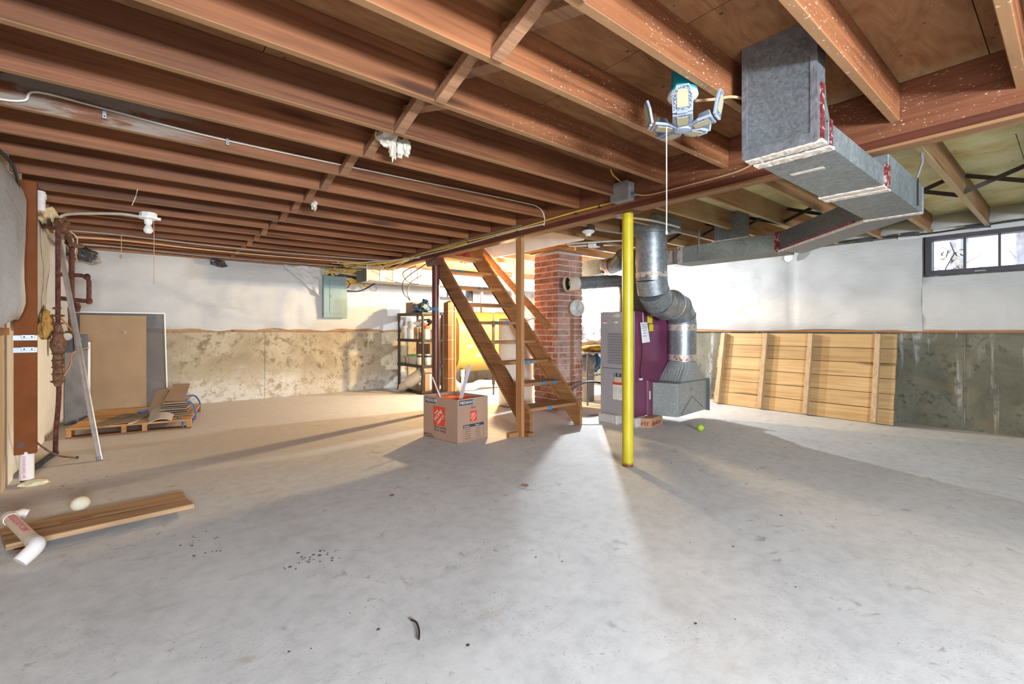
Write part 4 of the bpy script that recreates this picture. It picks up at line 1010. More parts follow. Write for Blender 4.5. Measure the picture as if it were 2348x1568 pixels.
build('pipe', MB().cyl((-.57,4.395,.03),(-.57,4.395,.215),.036,n=20), M['white_pvc'], o, smooth=True)
text('STANDARD 40', .022, M['pink_ink'], o, (-.585,4.357,.19), (0,0,-1), (1,-.15,0))
build('pipe_foot', MB().cyl((-.57,4.395,0),(-.57,4.395,.035),.03,n=16), M['soot'], o, smooth=True)
o = tag(build('foam_lump', MB().blob((-.53,4.33,.012), (.075,.05,.02), .3, 4, 5, 3), M['white_fibre'], None, smooth=True, loc=(-.53,4.33,0)), 'yellowish lump of dried foam on the floor below the brown board', 'foam')
o = thing('torn_insulation', (-.56, 5.3, 1.0), 'torn yellow insulation spilling from the vinyl blanket on the left wall', 'insulation')
build('fibre', MB().blob((-.57,5.18,1.06), (.04,.10,.12), .45, 4, 7, 3), M['fibre'], o, smooth=True)
build('fibre', MB().blob((-.57,5.33,1.0), (.035,.14,.05), .6, 5, 9, 3), M['pipe_rust'], o, smooth=True)
o = thing('foam_fill', (-.55, 5.0, 1.95), 'yellow foam and rotten wood above the blanket at the left wall corner', 'insulation')
build('fibre', MB().blob((-.58,5.25,1.94), (.06,.22,.07), .6, 4, 8, 3), M['white_fibre'], o, smooth=True)
build('fibre', MB().blob((-.56,5.35,1.89), (.05,.14,.05), .6, 5, 3, 3), M['pipe_rust'], o, smooth=True)
o = thing('vent_stub', (-.55, 4.72, 1.97), 'short white plastic pipe stub at the top of the left wall beside the brown board', 'pipe')
build('pipe', MB().cyl((-.56,4.66,1.86),(-.56,4.66,2.0),.05,n=18), M['white_pvc'], o, smooth=True)
build('pipe_ring', MB().cyl((-.56,4.66,1.95),(-.56,4.66,1.985),.056,n=18), M['white_pvc'], o, smooth=True)
o = tag(build('hanging_stub', MB().lathe((-.60,4.74,.72), [(.001,0),(.032,.005),(.034,.03),(.024,.05),(.02,.16),(.016,.3),(.001,.3)], 14), M['pipe_rust'], None, smooth=True, loc=(-.6,4.74,.72)), 'rusty bottle shaped pipe stub hanging on the left wall right of the brown board', 'pipe')
o = thing('cut_wire', (-.4, 4.9, 0), 'loose brown wire curving from the left wall down to the floor', 'wire')
build('wire', MB().tube([(-.60,4.45,.42),(-.57,4.52,.30),(-.53,4.65,.19),(-.46,4.8,.08),(-.374,4.965,.012)], .006, 6, sub=5), M['pipe_rust'], o, smooth=True)
build('wire_tip', MB().blob((-.37,4.97,.014), (.012,.012,.01), .2), M['black'], o)
cable([(-.62,3.6,2.02),(-.56,3.8,1.97),(-.56,4.0,1.93),(-.58,4.2,1.86),(-.60,4.3,1.84)], .009, 'black', 'black hose running along the top edge of the near left blanket', name='hose')
o = thing('leaning_pole', (-.228, 4.80, 0), 'long pale steel conduit pole leaning against the left wall', 'pole')
pa, pb = Vector((-.228,4.80,.004)), Vector((-.55,5.72,1.86))
build('pole', MB().cyl(pa, pb, .019, n=16), M['steel_pole'], o, smooth=True)
build('pole_end', MB().cyl(pa-(pb-pa).normalized()*.003, pa+(pb-pa).normalized()*.03, .0205, n=16), M['zinc'], o, smooth=True)
wp = thing('water_pipe', (-.5, 5.21, 0), 'tall rusty red supply pipe with corroded valve fittings along the left wall', 'pipe')
px, py = -.5, 5.21
build('pipe', MB().tube([(px,py,1.90),(px,py,.95),(px+.005,py,.5),(px-.01,py-.02,.2),(px-.012,py-.03,.03)], .0165, 14, sub=4), M['pipe_red'], wp, smooth=True)
build('valve_body', MB().lathe((px,py,.56), [(.02,0),(.03,.03),(.034,.1),(.03,.14),(.036,.2),(.03,.26),(.05,.32),(.05,.36),(.034,.40),(.03,.46),(.02,.5)], 16), M['pipe_rust'], wp, smooth=True)
for z, r_ in ((1.13,.05),(1.19,.03),(.60,.045),(1.07,.045)): build('flange', MB().blob((px-.005,py-.01,z), (r_,r_*.8,.012), .3, 6, int(z*10), 2), M['pipe_rust'], wp, smooth=True)
for i in range(7): build('fitting_ring', MB().lathe((px,py,.66+.055*i), [(.03,-.012),(.042,0),(.03,.012)], 14), M['pipe_rust'], wp, smooth=True)
build('copper_line', MB().tube([(px+.01,py,1.12),(px+.08,py+.15,1.0),(px+.12,py+.3,.93)], .006, 6, sub=4), M['copper'], wp, smooth=True)
build('copper_line', MB().tube([(px+.02,py,.62),(px+.06,py+.1,.72),(px+.07,py+.16,.82),(px+.16,py+.35,.86)], .006, 6, sub=4), M['copper'], wp, smooth=True)
build('floor_hose', MB().tube([(px-.012,py-.03,.03),(px-.04,py-.15,.025),(px-.07,py-.4,.025),(px-.1,py-.62,.028)], .022, 10, sub=4), M['black'], wp, smooth=True)
build('top_fitting', MB().blob((px+.02,py+.05,1.88), (.05,.1,.05), .5, 5, 6, 3), M['pipe_rust'], wp, smooth=True)
wl = thing('meter_pipe', (-.5, 6.2, .8), 'rusty red pipe with square loop and dark meter box near the back left corner', 'pipe')
build('pipe', MB().cyl((-.5,6.2,.95),(-.5,6.2,1.95),.022,n=14), M['pipe_red'], wl, smooth=True)
build('pipe_loop', MB().tube([(-.62,6.2,1.55),(-.43,6.2,1.55),(-.385,6.2,1.535),(-.375,6.2,1.49),(-.375,6.2,1.33),(-.385,6.2,1.305),(-.41,6.2,1.30),(-.58,6.2,1.32)], .02, 10), M['pipe_red'], wl, smooth=True)
for q in ((-.39,6.2,1.54),(-.375,6.2,1.30),(-.5,6.2,1.30),(-.46,6.2,1.24)): build('pipe_fitting', MB().blob(q, (.03,.03,.032), .2, 4, 3, 2), M['pipe_red'], wl, smooth=True)
build('pipe_fitting', MB().cyl((-.46,6.2,1.19),(-.46,6.2,1.28),.02,n=10), M['pipe_red'], wl, smooth=True)
build('drop_fitting', MB().lathe((-.5,6.2,.92), [(.012,0),(.022,.05),(.03,.12),(.024,.2),(.03,.3),(.02,.36)], 12), M['pipe_rust'], wl, smooth=True)
build('meter_box', MB().box(-.47, -.38, 6.08, 6.18, .82, .97), M['meter'], wl, bevel=.004)
build('meter_face', MB().box(-.455, -.43, 6.072, 6.081, .85, .94), M['label_white'], wl)
build('meter_box', MB().box(-.56, -.48, 6.1, 6.2, .80, .95), M['meter'], wl, bevel=.004)
build('pressure_gauge', MB().cyl((-.52,6.09,.95),(-.52,6.11,.95),.035,n=16), M['label_white'], wl, smooth=True)
cl = thing('pipe_clutter', (-.45, 6.6, 1.9), 'foil and rag clutter around pipe joints at the back left ceiling corner', 'pipes')
build('foil_wrap', MB().blob((-.47,7.1,1.87), (.10,.10,.075), .5, 4, 4, 3), M['dark_tape'], cl, smooth=True)
build('foil_wrap', MB().blob((-.42,7.2,1.84), (.08,.08,.06), .5, 4, 5, 3), galv('crumpled_foil', (.4,.4,.42), (.08,.08,.09), 20, .5, .35), cl, smooth=True)
build('rust_pipe', MB().tube([(-.5,5.25,1.88),(-.47,5.6,1.85),(-.47,6.0,1.82),(-.45,6.5,1.88)], .022, 8, sub=4), M['pipe_rust'], cl, smooth=True)
for i in range(5): build('stray_wire', MB().tube([(-.52,5.5+.2*i,1.95),(-.48+R.uniform(-.05,.05),5.7+.2*i,1.85+R.uniform(-.05,.05)),(-.5,5.9+.2*i,1.78+R.uniform(-.06,.06))], .006, 5, sub=4), M[R.choice(['copper','cable_white','cord_tan'])], cl, smooth=True)
o = thing('tan_hardboard', (-.2, 7.4, 0), 'large plain tan board leaning on the back wall behind the pallet', 'board')
build('board', MB().slab([(-.53,7.36,.0),(.085,7.36,.0),(.085,7.46,1.19),(-.53,7.46,1.19)], (0,.012,0)), M['tanboard'], o)
build('paint_spot', MB().blob((-.12,7.43,.98), (.013,.003,.02), .3, 4, 1, 2), M['grey_item'], o)
o = thing('clear_sheet', (-.15, 7.45, 0), 'grey translucent plastic sheet with white edge strips behind the tan board', 'sheet')
build('sheet', MB().slab([(-.62,7.42,.0),(.30,7.42,.0),(.27,7.49,1.225),(-.62,7.49,1.225)], (0,.004,0)), M['clear_sheet'], o)
build('edge_strip', MB().bar((.30,7.418,.0),(.27,7.486,1.225), .012, .012), M['white_plastic'], o)
build('edge_strip', MB().bar((-.62,7.486,1.225),(.275,7.486,1.225), .012, .012), M['white_plastic'], o)
o = thing('slate_board', (-.5, 6.9, 0), 'dark grey sheet panel with white edge leaning left of the tan board', 'panel')
build('sheet', MB().slab([(-.60,6.75,.0),(-.42,6.95,.0),(-.42,6.98,.86),(-.60,6.8,.86)], (-.008,.01,0)), plain('dark_slate', (.13,.135,.15), .6, 0, .3, 7), o)
build('edge_strip', MB().bar((-.42,6.945,.0),(-.42,6.975,.87), .02, .02), M['white_plastic'], o)
build('edge_strip', MB().bar((-.53,6.85,.87),(-.42,6.975,.87), .02, .015), M['white_plastic'], o)

# ------------------------------------------------------------ pallet and what lies on it
PA = -.16; PO = Vector((-.52, 5.93, 0)); pca, psa = math.cos(PA), math.sin(PA)
def PT(x, y, z): return Vector((PO.x+x*pca-y*psa, PO.y+x*psa+y*pca, z))
RM = Matrix.Rotation(PA, 3, 'Z')
pl = thing('pallet', (0, 6.4, 0), 'low orange brown wooden pallet near the back left corner', 'pallet')
def pbox(name, x0, x1, y0, y1, z0, z1, m, par=None):
    return build(name, MB().obox(PT((x0+x1)/2,(y0+y1)/2,(z0+z1)/2), (x1-x0,y1-y0,z1-z0), RM), m, par or pl, bevel=.002)
for i in range(8): pbox('deck_board', 0, .96, .0+.15*i, .125+.15*i, .078, .095, M['pallet'])
for x in (0, .40, .56, .92):
    pbox('stringer_block', x, x+.04, .0, .10, .016, .078, M['pallet']); pbox('stringer_block', x, x+.04, .5, .6, .016, .078, M['palletdark']); pbox('stringer_block', x, x+.04, 1.07, 1.17, .016, .078, M['palletdark'])
for y in (0, .52, 1.08): pbox('bottom_board', 0, .96, y, y+.09, 0, .016, M['palletdark'])
def sheet(lbl, quad, m, thick=.006, bend=0, cat='board', name='laminate_sheet'):
    q = [PT(*p_) for p_ in quad]
    def fn(u, v):
        p_ = q[0].lerp(q[1], u).lerp(q[3].lerp(q[2], u), v); p_.z += bend*math.sin(math.pi*u); return p_
    return tag(build(name, MB().grid(6, 2, fn, (0,0,thick)), m, None, loc=q[0]), lbl, cat)
sheet('brown laminate sheet lying nearest the pole on the pallet', [(.16,.02,.097),(.30,.0,.097),(.42,.62,.10),(.30,.66,.10)], M['laminate'])
sheet('brown laminate sheet lying over the middle of the pallet', [(.31,.0,.10),(.47,.03,.105),(.64,.62,.115),(.46,.68,.105)], M['laminate'])
sheet('narrow white sheet edge between the two brown laminate sheets', [(.455,.0,.094),(.475,.02,.094),(.66,.64,.098),(.63,.64,.098)], M['label_white'])
sheet('curved pale laminate sheet sagging off the front of the pallet', [(.60,-.03,.075),(.80,-.02,.10),(.78,.50,.14),(.56,.50,.14)], M['laminate_pale'], .006, .035)
sheet('small brown offcut under the curved pale sheet', [(.52,.02,.097),(.64,.0,.097),(.62,.3,.10),(.52,.3,.10)], M['cardflat'], .004)
for i in range(7):
    z = .098+.022*i; dx = R.uniform(-.02,.02); a = PT(.66+dx, .22+R.uniform(-.02,.02), z)
    c = PT(.79+dx*.8, .42+R.uniform(-.02,.02), z+.009)
    o = build('stacked_board', MB().obox(c, (.27-.012*i, .36, .016 if i % 2 else .012), Matrix.Rotation(PA+R.uniform(-.1,.1),3,'Z')), M['laminate'] if i % 3 else M['cardflat'], None, bevel=.002, loc=c)
    tag(o, 'thin brown board in the neat pile at the right end of the pallet', 'board', 'boards piled on the pallet')
o = build('cardboard_flat', MB().slab([PT(.70,.30,.262),PT(.88,.28,.262),PT(.90,.60,.40),PT(.74,.62,.40)], (0,0,.006)), M['cardflat'], None, loc=PT(.7,.3,.26)); tag(o, 'tilted square of brown cardboard on top of the board pile', 'cardboard')
for i in range(3):
    o = build('cardboard_flat', MB().slab([PT(.52+.025*i,.55,.10),PT(.66+.02*i,.40,.10),PT(.70+.02*i,.62,.37-.03*i),PT(.58+.02*i,.70,.33-.02*i)], (.004,.0,.004)), M['cardflat'], None, loc=PT(.6,.55,.1))
    tag(o, ['leftmost leaning cardboard flat beside the board pile', 'middle leaning cardboard flat beside the board pile', 'leaning cardboard flat closest to the board pile'][i], 'cardboard')
so = thing('packing_strap', PT(.9,.3,.1), 'blue plastic packing strap hanging off the right end of the pallet pile', 'strap')
for pts in ([(.90,.25,.26),(.96,.27,.20),(.98,.22,.10),(.95,.08,.02)], [(.83,.10,.10),(.88,.06,.09),(.885,.03,.05),(.89,.02,.005)], [(.86,.6,.26),(.94,.62,.26),(.99,.55,.20),(1.0,.5,.17)]):
    build('strap_length', MB().tube([PT(*p_) for p_ in pts], .008, 5, sub=5), M['strap_blue'], so)
o = thing('packing_strap', PT(.55,.66,.11), 'blue plastic packing strap on the far edge of the laminate sheets', 'strap')
build('strap_length', MB().tube([PT(*p_) for p_ in ((.42,.66,.112),(.52,.70,.122),(.62,.64,.135),(.65,.6,.12))], .012, 5, sub=5), M['strap_blue'], o)

# ------------------------------------------------------------ left foreground
wpk = thing('wood_plank', (-.1, 3.2, 0), 'wide weathered wooden plank lying flat on the floor in the left foreground', 'plank')
A, B_, C_, D_ = Vector((-.46,3.03,.03)), Vector((.245,3.09,.03)), Vector((.215,3.43,.012)), Vector((-.53,3.36,.012))
def bil(u, v): return A.lerp(B_, u).lerp(D_.lerp(C_, u), v)
build('board', MB().slab([bil(0,0),bil(1.0,0),bil(.985,.47),bil(0,.49)], (0,0,.026)), M['plank'], wpk, bevel=.003)
build('board', MB().slab([bil(0,.495),bil(.985,.475),bil(1,1),bil(0,1)], (0,0,.026)), M['plank'], wpk, bevel=.003)
build('slot_hole', MB().slab([bil(.27,.52)+Vector((0,0,.0255)),bil(.44,.50)+Vector((0,0,.0255)),bil(.43,.60)+Vector((0,0,.0255)),bil(.28,.62)+Vector((0,0,.0255))], (0,0,.0012)), M['palletdark'], wpk)
build('cleat', MB().box(-.44, -.40, 3.06, 3.34, 0, .014), M['palletdark'], wpk); build('cleat', MB().box(.02, .06, 3.16, 3.4, 0, .014), M['palletdark'], wpk)
pv = thing('plastic_pipe', (-.44, 3.2, 0), 'white plastic drain pipe with elbow and red print lying across the plank end', 'pipe')
p0, p1 = Vector((-.488,3.33,.086)), Vector((-.352,2.90,.082))
build('pipe', MB().cyl(p0, p1, .026, n=20), plain('cream_pvc', (.66,.55,.42), .4, 0, .06), pv, smooth=True)
build('elbow', MB().tube([p1+(p0-p1).normalized()*.02, p1-(p0-p1).normalized()*.03, p1+Vector((.0,-.05,-.015)), p1+Vector((-.035,-.075,-.045))], [.029,.031,.031,.030], 18, sub=3), M['white_pvc'], pv, smooth=True)
build('coupling', MB().cyl(p0-(p1-p0).normalized()*.03, p0+(p1-p0).normalized()*.02, .029, n=18), M['white_pvc'], pv, smooth=True)
build('coupling', MB().tube([p0+Vector((0,.02,0)), p0+Vector((.03,.06,.0)), p0+Vector((.05,.06,-.01))], .024, 14), M['white_pvc'], pv, smooth=True)
d_ = (p1-p0).normalized(); nn = Vector((-.05,-.45,.9)); nn = (nn-d_*nn.dot(d_)).normalized(); vv = nn.cross(d_)
text('SCHEDULE 40 PVC DWV', .029, M['pink_ink'], pv, p0+d_*.03+nn*.0265-vv*.010, d_, vv)
o = thing('foam_ball', (-.25, 3.58, 0), 'pale round foam ball on the floor behind the plank', 'ball')
build('ball', MB().blob((-.25,3.53,.046), (.042,.042,.038), .05, 2, 3, 4), M['foamball'], o, smooth=True)

# ------------------------------------------------------------ moving box with bucket
mbx = thing('cardboard_box', (2.33, 3.75, 0), 'open printed cardboard moving box on the floor left of the stairs', 'box')
bL, bC, bR = Vector((2.118,3.948,0)), Vector((2.20,3.475,0)), Vector((2.565,3.520,0)); bB = bL+bR-bC; BHt = .395
def wallp(a, b):
    d = (b-a).normalized(); n_ = d.cross(Vector((0,0,1)))
    return MB().slab([a, b, b+Vector((0,0,BHt)), a+Vector((0,0,BHt))], -n_*.005)
for a, b in ((bL,bC),(bC,bR),(bR,bB),(bB,bL)): build('side_panel', wallp(a, b), M['card'], mbx)
build('bottom_panel', MB().slab([bL+Vector((0,0,.004)),bC+Vector((0,0,.004)),bR+Vector((0,0,.004)),bB+Vector((0,0,.004))], (0,0,.004)), M['card_in'], mbx)
class Face:
    def __init__(s, a, b): s.a = a; s.u = (b-a).normalized(); s.L = (b-a).length; s.n = s.u.cross(Vector((0,0,1)))
    def p(s, x, z, h=.001): return s.a+s.u*(x*s.L)+Vector((0,0,z*BHt))+s.n*h
    def rect(s, name, x0, x1, z0, z1, m, h=.0006):
        return build(name, MB().slab([s.p(x0,z0,0),s.p(x1,z0,0),s.p(x1,z1,0),s.p(x0,z1,0)], s.n*h), m, mbx)
    def txt(s, t_, x, z, size, m, h=.0012, ang=0, align='LEFT'):
        up = Vector((0,0,1)); u = s.u*math.cos(ang)+up*math.sin(ang); v = up*math.cos(ang)-s.u*math.sin(ang)
        return text(t_, size, m, mbx, s.p(x, z, h), u, v, .0002, align=align)
def stencil(F, x0, x1, z0, z1):
    F.rect('orange_logo', x0, x1, z0, z1, M['orange_ink'], .0008)
    w = (x1-x0)*F.L; h = (z1-z0)*BHt; s = min(w, h)
    cx_, cz = (x0+x1)/2, (z0+z1)/2
    for t_, off, k in (('THE', .30, .20), ('HOME', .02, .30), ('DEPOT', -.30, .25)):
        F.txt(t_, cx_-off*.62*w/F.L, cz+(off*.62*h-.05*s)/BHt, s*k, M['ink_white'], .0012, math.radians(42), 'CENTER')
FL = Face(bL, bC); FR = Face(bC, bR)
FL.rect('size_label', .06, .37, .84, .955, M['ink_navy']); FL.txt('MEDIUM', .075, .865, .042, M['ink_white'])
stencil(FL, .31, .65, .34, .78)
FL.txt('More saving.', .33, .275, .034, M['ink']); FL.txt('More doing.', .33, .20, .034, M['ink'])
FL.txt('RECYCLE', .07, .075, .024, M['ink']); FL.txt('CARDBOARD', .07, .03, .02, M['ink']); FL.rect('print_mark', .03, .06, .05, .10, M['ink'])
FR.rect('size_label', .05, .50, .855, .965, M['ink_navy']); FR.txt('MEDIANO', .07, .88, .036, M['ink_white'])
FR.txt('Box', .43, .755, .035, M['ink'])
stencil(FR, .40, .62, .46, .70)
FR.rect('print_bar', .17, .86, .335, .40, M['ink_navy']); FR.txt('Contents', .19, .352, .018, M['ink_white']); FR.txt('Room', .58, .352, .018, M['ink_white'])
for q in ((.17,.175,.06,.335),(.855,.86,.06,.335),(.17,.86,.06,.066)): FR.rect('print_frame', *q, M['ink_navy'])
for k in range(5):
    FR.rect('print_line', .22, .42, .285-.05*k, .295-.05*k, M['ink']); FR.rect('print_line', .58, .74, .285-.045*k, .293-.045*k, M['ink'])
bk = thing('bucket', (2.34, 3.74, 0), 'orange plastic bucket standing inside the cardboard box', 'bucket')
build('bucket_body', MB().lathe((2.345,3.735,.01), [(.001,0),(.13,0),(.148,.34),(.152,.342),(.152,.362),(.148,.365),(.143,.36),(.126,.02),(.001,.018)], 36), M['orange'], bk, smooth=True)
build('rim_ring', MB().lathe((2.345,3.735,.31), [(.147,0),(.154,.003),(.154,.012),(.148,.014)], 36), M['orange'], bk, smooth=True)
o = tag(build('thin_rod', MB().tube([(2.30,3.79,.05),(2.255,3.86,.36),(2.21,3.94,.56)], .006, 8), M['white_pvc'], None, smooth=True, loc=(2.3,3.79,.05)), 'thin white rod sticking out of the orange bucket', 'rod')
o = thing('flat_bar', (2.30, 3.70, .1), 'pale lilac flat bar standing in the orange bucket', 'bar')
build('bar', MB().bar((2.30,3.72,.08),(2.385,3.56,.685), .036, .012, (1,.3,0)), M['lilac'], o, bevel=.002)

# ------------------------------------------------------------ shelf unit and its contents
SX0, SX1, SY0, SY1 = 3.43, 3.83, 6.44, 7.33
sh = thing('shelf_unit', (3.63, 6.78, 0), 'dark plastic four tier shelf unit near the back wall', 'shelf')
SZ = (.05, .455, .862, 1.29)
for z in SZ: build('shelf_board', MB().box(SX0, SX1, SY0, SY1, z-.045, z), M['shelf'], sh, bevel=.006)
for x in (SX0+.025, SX1-.025):
    for y in (SY0+.025, SY1-.025): build('leg', MB().cyl((x,y,0),(x,y,1.285),.021,n=12), M['shelf'], sh, smooth=True)
def item(name, lbl, cat, mb, mat, loc, extra=(), group=None, smooth=True):
    o = thing(name, loc, lbl, cat, group); build(name+'_body', mb, mat, o, smooth=smooth)
    for n_, m_, mt in extra: build(n_, m_, mt, o, smooth=True)
    return o
def canp(x, y, z, r, h): return MB().lathe((x,y,z+.001), [(.001,0),(r,0),(r,h),(r*.9,h+.002),(.001,h+.002)], 18)
z = SZ[3]
item('tan_carton', 'open tan carton on the top of the shelf unit', 'box', MB().box(3.47,3.72,6.84,7.08,z+.001,z+.17), M['card'], (3.6,6.96,z), smooth=False)
item('printed_bag', 'green and blue printed bag slumped on top of the shelf unit', 'bag', MB().blob((3.56,6.70,z+.065), (.13,.21,.085), .35, 3.5, 4, 4, -.064), M['bag_blue'], (3.56,6.7,z), [('bag_crest', MB().blob((3.58,6.62,z+.14),(.05,.10,.06),.5,4,7,3), M['bag_blue'])])
item('spray_bottle', 'lime green bottle standing on top of the shelf unit', 'bottle', MB().lathe((3.74,6.50,z+.001), [(.001,0),(.042,0),(.044,.02),(.044,.13),(.03,.165),(.018,.18)], 18), M['lime'], (3.74,6.5,z),
     [('bottle_neck', MB().cyl((3.74,6.50,z+.175),(3.74,6.50,z+.21),.014,n=12), M['can_steel']), ('trigger', MB().bar((3.70,6.50,z+.215),(3.77,6.50,z+.225),.016,.022), M['grey_item'])])
z = SZ[2]
item('white_bucket', 'white lidded tub at the left end of the second shelf', 'tub', canp(3.50,6.98,z,.055,.16), M['label_white'], (3.5,6.98,z), [('lid', canp(3.50,6.98,z+.162,.058,.012), M['tub'])])
item('amber_jar', 'amber glass jar in the middle of the second shelf', 'jar', canp(3.50,6.72,z,.06,.17), M['jar'], (3.5,6.72,z), [('lid', canp(3.50,6.72,z+.172,.055,.02), M['can_steel'])])
item('white_jug', 'white jug with orange lid on the second shelf', 'jug', canp(3.56,6.53,z,.055,.16), M['label_white'], (3.56,6.53,z), [('lid', canp(3.56,6.53,z+.162,.05,.05), M['orange'])])
item('pale_can', 'small pale can at the front right of the second shelf', 'can', canp(3.69,6.52,z,.04,.15), M['tub'], (3.69,6.52,z), [('lid', canp(3.69,6.52,z+.152,.038,.008), M['can_steel'])])
item('white_bag', 'crumpled white plastic bag resting on the tubs of the second shelf', 'bag', MB().blob((3.54,6.68,z+.255), (.09,.15,.055), .4, 4, 2, 3), M['clutter'], (3.54,6.68,z+.2))
item('yellow_tub', 'pale yellow tub stacked over the white tub', 'tub', canp(3.50,6.97,z+.178,.05,.11), M['tub'], (3.5,6.97,z+.18))
item('green_can', 'small green can at the far left of the second shelf', 'can', canp(3.53,7.085,z,.03,.12), M['bag_blue'], (3.53,7.085,z))
item('dark_bag', 'dark brown bag bundled behind the orange lid', 'bag', MB().blob((3.62,6.62,z+.27), (.07,.09,.05), .4, 4, 6, 3), M['soot'], (3.62,6.62,z+.22))
item('cream_tub', 'cream tub with white lid at the wall end of the second shelf', 'tub', canp(3.51,7.22,z,.05,.19), M['tub'], (3.51,7.22,z), [('lid', canp(3.51,7.22,z+.192,.053,.012), M['label_white'])])
z = SZ[1]
item('beige_box', 'small beige carton at the wall end of the third shelf', 'box', MB().box(3.46,3.60,7.13,7.26,z+.001,z+.10), M['tub'], (3.53,7.2,z), smooth=False)
item('pink_tub', 'small pinkish open tub at the left end of the third shelf', 'tub', MB().lathe((3.50,7.02,z+.001), [(.001,0),(.05,0),(.06,.11),(.063,.115),(.058,.11),(.001,.09)], 18), plain('pink_beige_tub', (.5,.38,.3), .5), (3.5,7.02,z))
item('lidded_container', 'square container with bright green lid on the third shelf', 'container', MB().box(3.45,3.60,6.74,6.92,z+.001,z+.13), M['tub'], (3.52,6.83,z), [('lid', MB().box(3.44,3.61,6.73,6.93,z+.131,z+.155), M['lidgreen'])], smooth=False)
for i, (y, x) in enumerate(((6.64,3.51),(6.54,3.59),(6.53,3.72))):
    item('paint_can', ['white paint can left of the shelf corner on the third shelf', 'white paint can at the corner of the third shelf', 'white paint can nearest the dark red post on the third shelf'][i], 'can', canp(x,y,z,.055,.16), M['label_white'], (x,y,z),
         [('lid', canp(x,y,z+.162,.05,.008), M['can_steel']), ('print_band', MB().lathe((x,y,z+.12), [(.0555,0),(.0555,.03)], 18), M['ink_navy'])], 'paint cans on the third shelf')
item('card_backing', 'brown cardboard sheet standing behind the cans on the third shelf', 'cardboard', MB().box(3.66,3.67,6.62,7.08,z+.001,z+.33), M['card_in'], (3.66,6.85,z), smooth=False)
z = SZ[0]
item('white_sack', 'long white sack leaning out of the bottom shelf', 'sack', MB().tube([(3.33,7.02,.035),(3.37,6.93,.10),(3.44,6.78,.20),(3.50,6.64,.29),(3.53,6.56,.345)], [.035,.07,.10,.095,.03], 18, sub=5), M['canvas'], (3.4,6.9,0))
item('small_carton', 'brown and white carton standing on the bottom shelf', 'box', MB().box(3.50,3.66,6.47,6.62,z+.001,z+.27), M['card'], (3.58,6.55,z), [('white_panel', MB().box(3.58,3.655,6.467,6.471,z+.02,z+.26), M['label_white'])], smooth=False)
bs = thing('board_stack', (3.85, 6.25, 0), 'upright stack of brown boards tied with wire beside the shelf unit', 'boards')
for i in range(3): build('board', MB().box(3.755+.035*i, 3.785+.035*i, 6.20, 6.34, 0, 1.44+.015*i), M['post2x4'] if i == 2 else wood('brown_stack_board', (.11,.045,.015), (.27,.125,.045), 'Z'), bs, bevel=.002)
build('pale_stud', MB().box(3.865, 3.895, 6.19, 6.28, 0, 1.60), M['post2x4'], bs, bevel=.003)
for zz in (.25,.55,.85,1.08,1.3): build('tie_wire', MB().box(3.752, 3.868, 6.196, 6.345, zz, zz+.006), M['can_steel'], bs)

# ------------------------------------------------------------ utilities behind the stairs
tk = thing('oil_tank', (5.0, 7.05, .2), 'large yellow heating oil tank on legs along the back wall', 'tank')
TX0, TX1, TYc, TZ0, TZ1, TR = 4.27, 5.75, 7.06, .25, 1.34, .33
def obround(r, k=12):
    pts = []
    for i in range(k+1): a = math.pi*i/k; pts.append((TYc+r*math.cos(a), TZ1-TR+r*math.sin(a)))
    for i in range(k+1): a = math.pi+math.pi*i/k; pts.append((TYc+r*math.cos(a), TZ0+TR+r*math.sin(a)))
    return pts
build('tank_shell', MB().prism(obround(TR), 'X', TX0+.03, TX1), M['tank'], tk, smooth=True)
build('tank_rim', MB().prism(obround(TR+.006), 'X', TX0+.02, TX0+.05), M['tank'], tk, smooth=True)
build('tank_end', MB().prism(obround(TR-.03), 'X', TX0, TX0+.035), M['tank_end'], tk, bevel=.012, smooth=True)
for x in (TX0+.15, TX1-.2):
    for y in (TYc-.2, TYc+.2): build('leg', MB().cyl((x,y,0),(x,y,.34),.025,n=10), M['black'], tk)
build('sticker', MB().blob((4.52,TYc-TR-.002,.72), (.07,.003,.025), .15, 2, 1, 3), plain('teal_sticker', (.35,.6,.5), .5), tk)
build('sticker', MB().blob((4.72,TYc-TR-.002,.56), (.065,.003,.03), .15, 2, 2, 3), M['grey_item'], tk)
for x, c_ in ((4.55,'white_plastic'),(4.72,'red_ink'),(4.95,'copper')): build('tank_fitting', MB().cyl((x,TYc-.1,TZ1-.01),(x,TYc-.1,TZ1+.10),.025,n=12), M[c_], tk)
build('fill_pipe', MB().cyl((5.0,TYc,TZ1-.01),(5.0,TYc,1.72),.03,n=12), M['can_steel'], tk)
wh = thing('water_heater', (3.95, 4.78, 0), 'cream cylindrical water heater between the stairs and the chimney', 'water heater')
build('heater_body', MB().lathe((3.95,4.78,.02), [(.001,0),(.228,0),(.233,.01),(.233,1.12),(.22,1.135)], 36), M['heater'], wh, smooth=True)
build('heater_top', MB().lathe((3.95,4.78,1.14), [(.228,0),(.225,.02),(.001,.03)], 36), M['heater_top'], wh, smooth=True)
build('base_ring', MB().cyl((3.95,4.78,0),(3.95,4.78,.025),.21,n=30), M['heater_top'], wh, smooth=True)
hp = thing('hanging_pipe', (4.30, 5.75, 0), 'dark brown vertical pipe with a side line seen through the stair treads', 'pipe')
build('pipe', MB().cyl((4.30,5.75,.16),(4.30,5.75,1.14),.024,n=12), M['soot'], hp, smooth=True)
build('pipe', MB().cyl((4.30,5.75,0),(4.30,5.75,.17),.012,n=10), M['soot'], hp, smooth=True)
build('pipe_cap', MB().cyl((4.30,5.75,1.08),(4.30,5.75,1.15),.034,n=12), M['black'], hp, smooth=True)
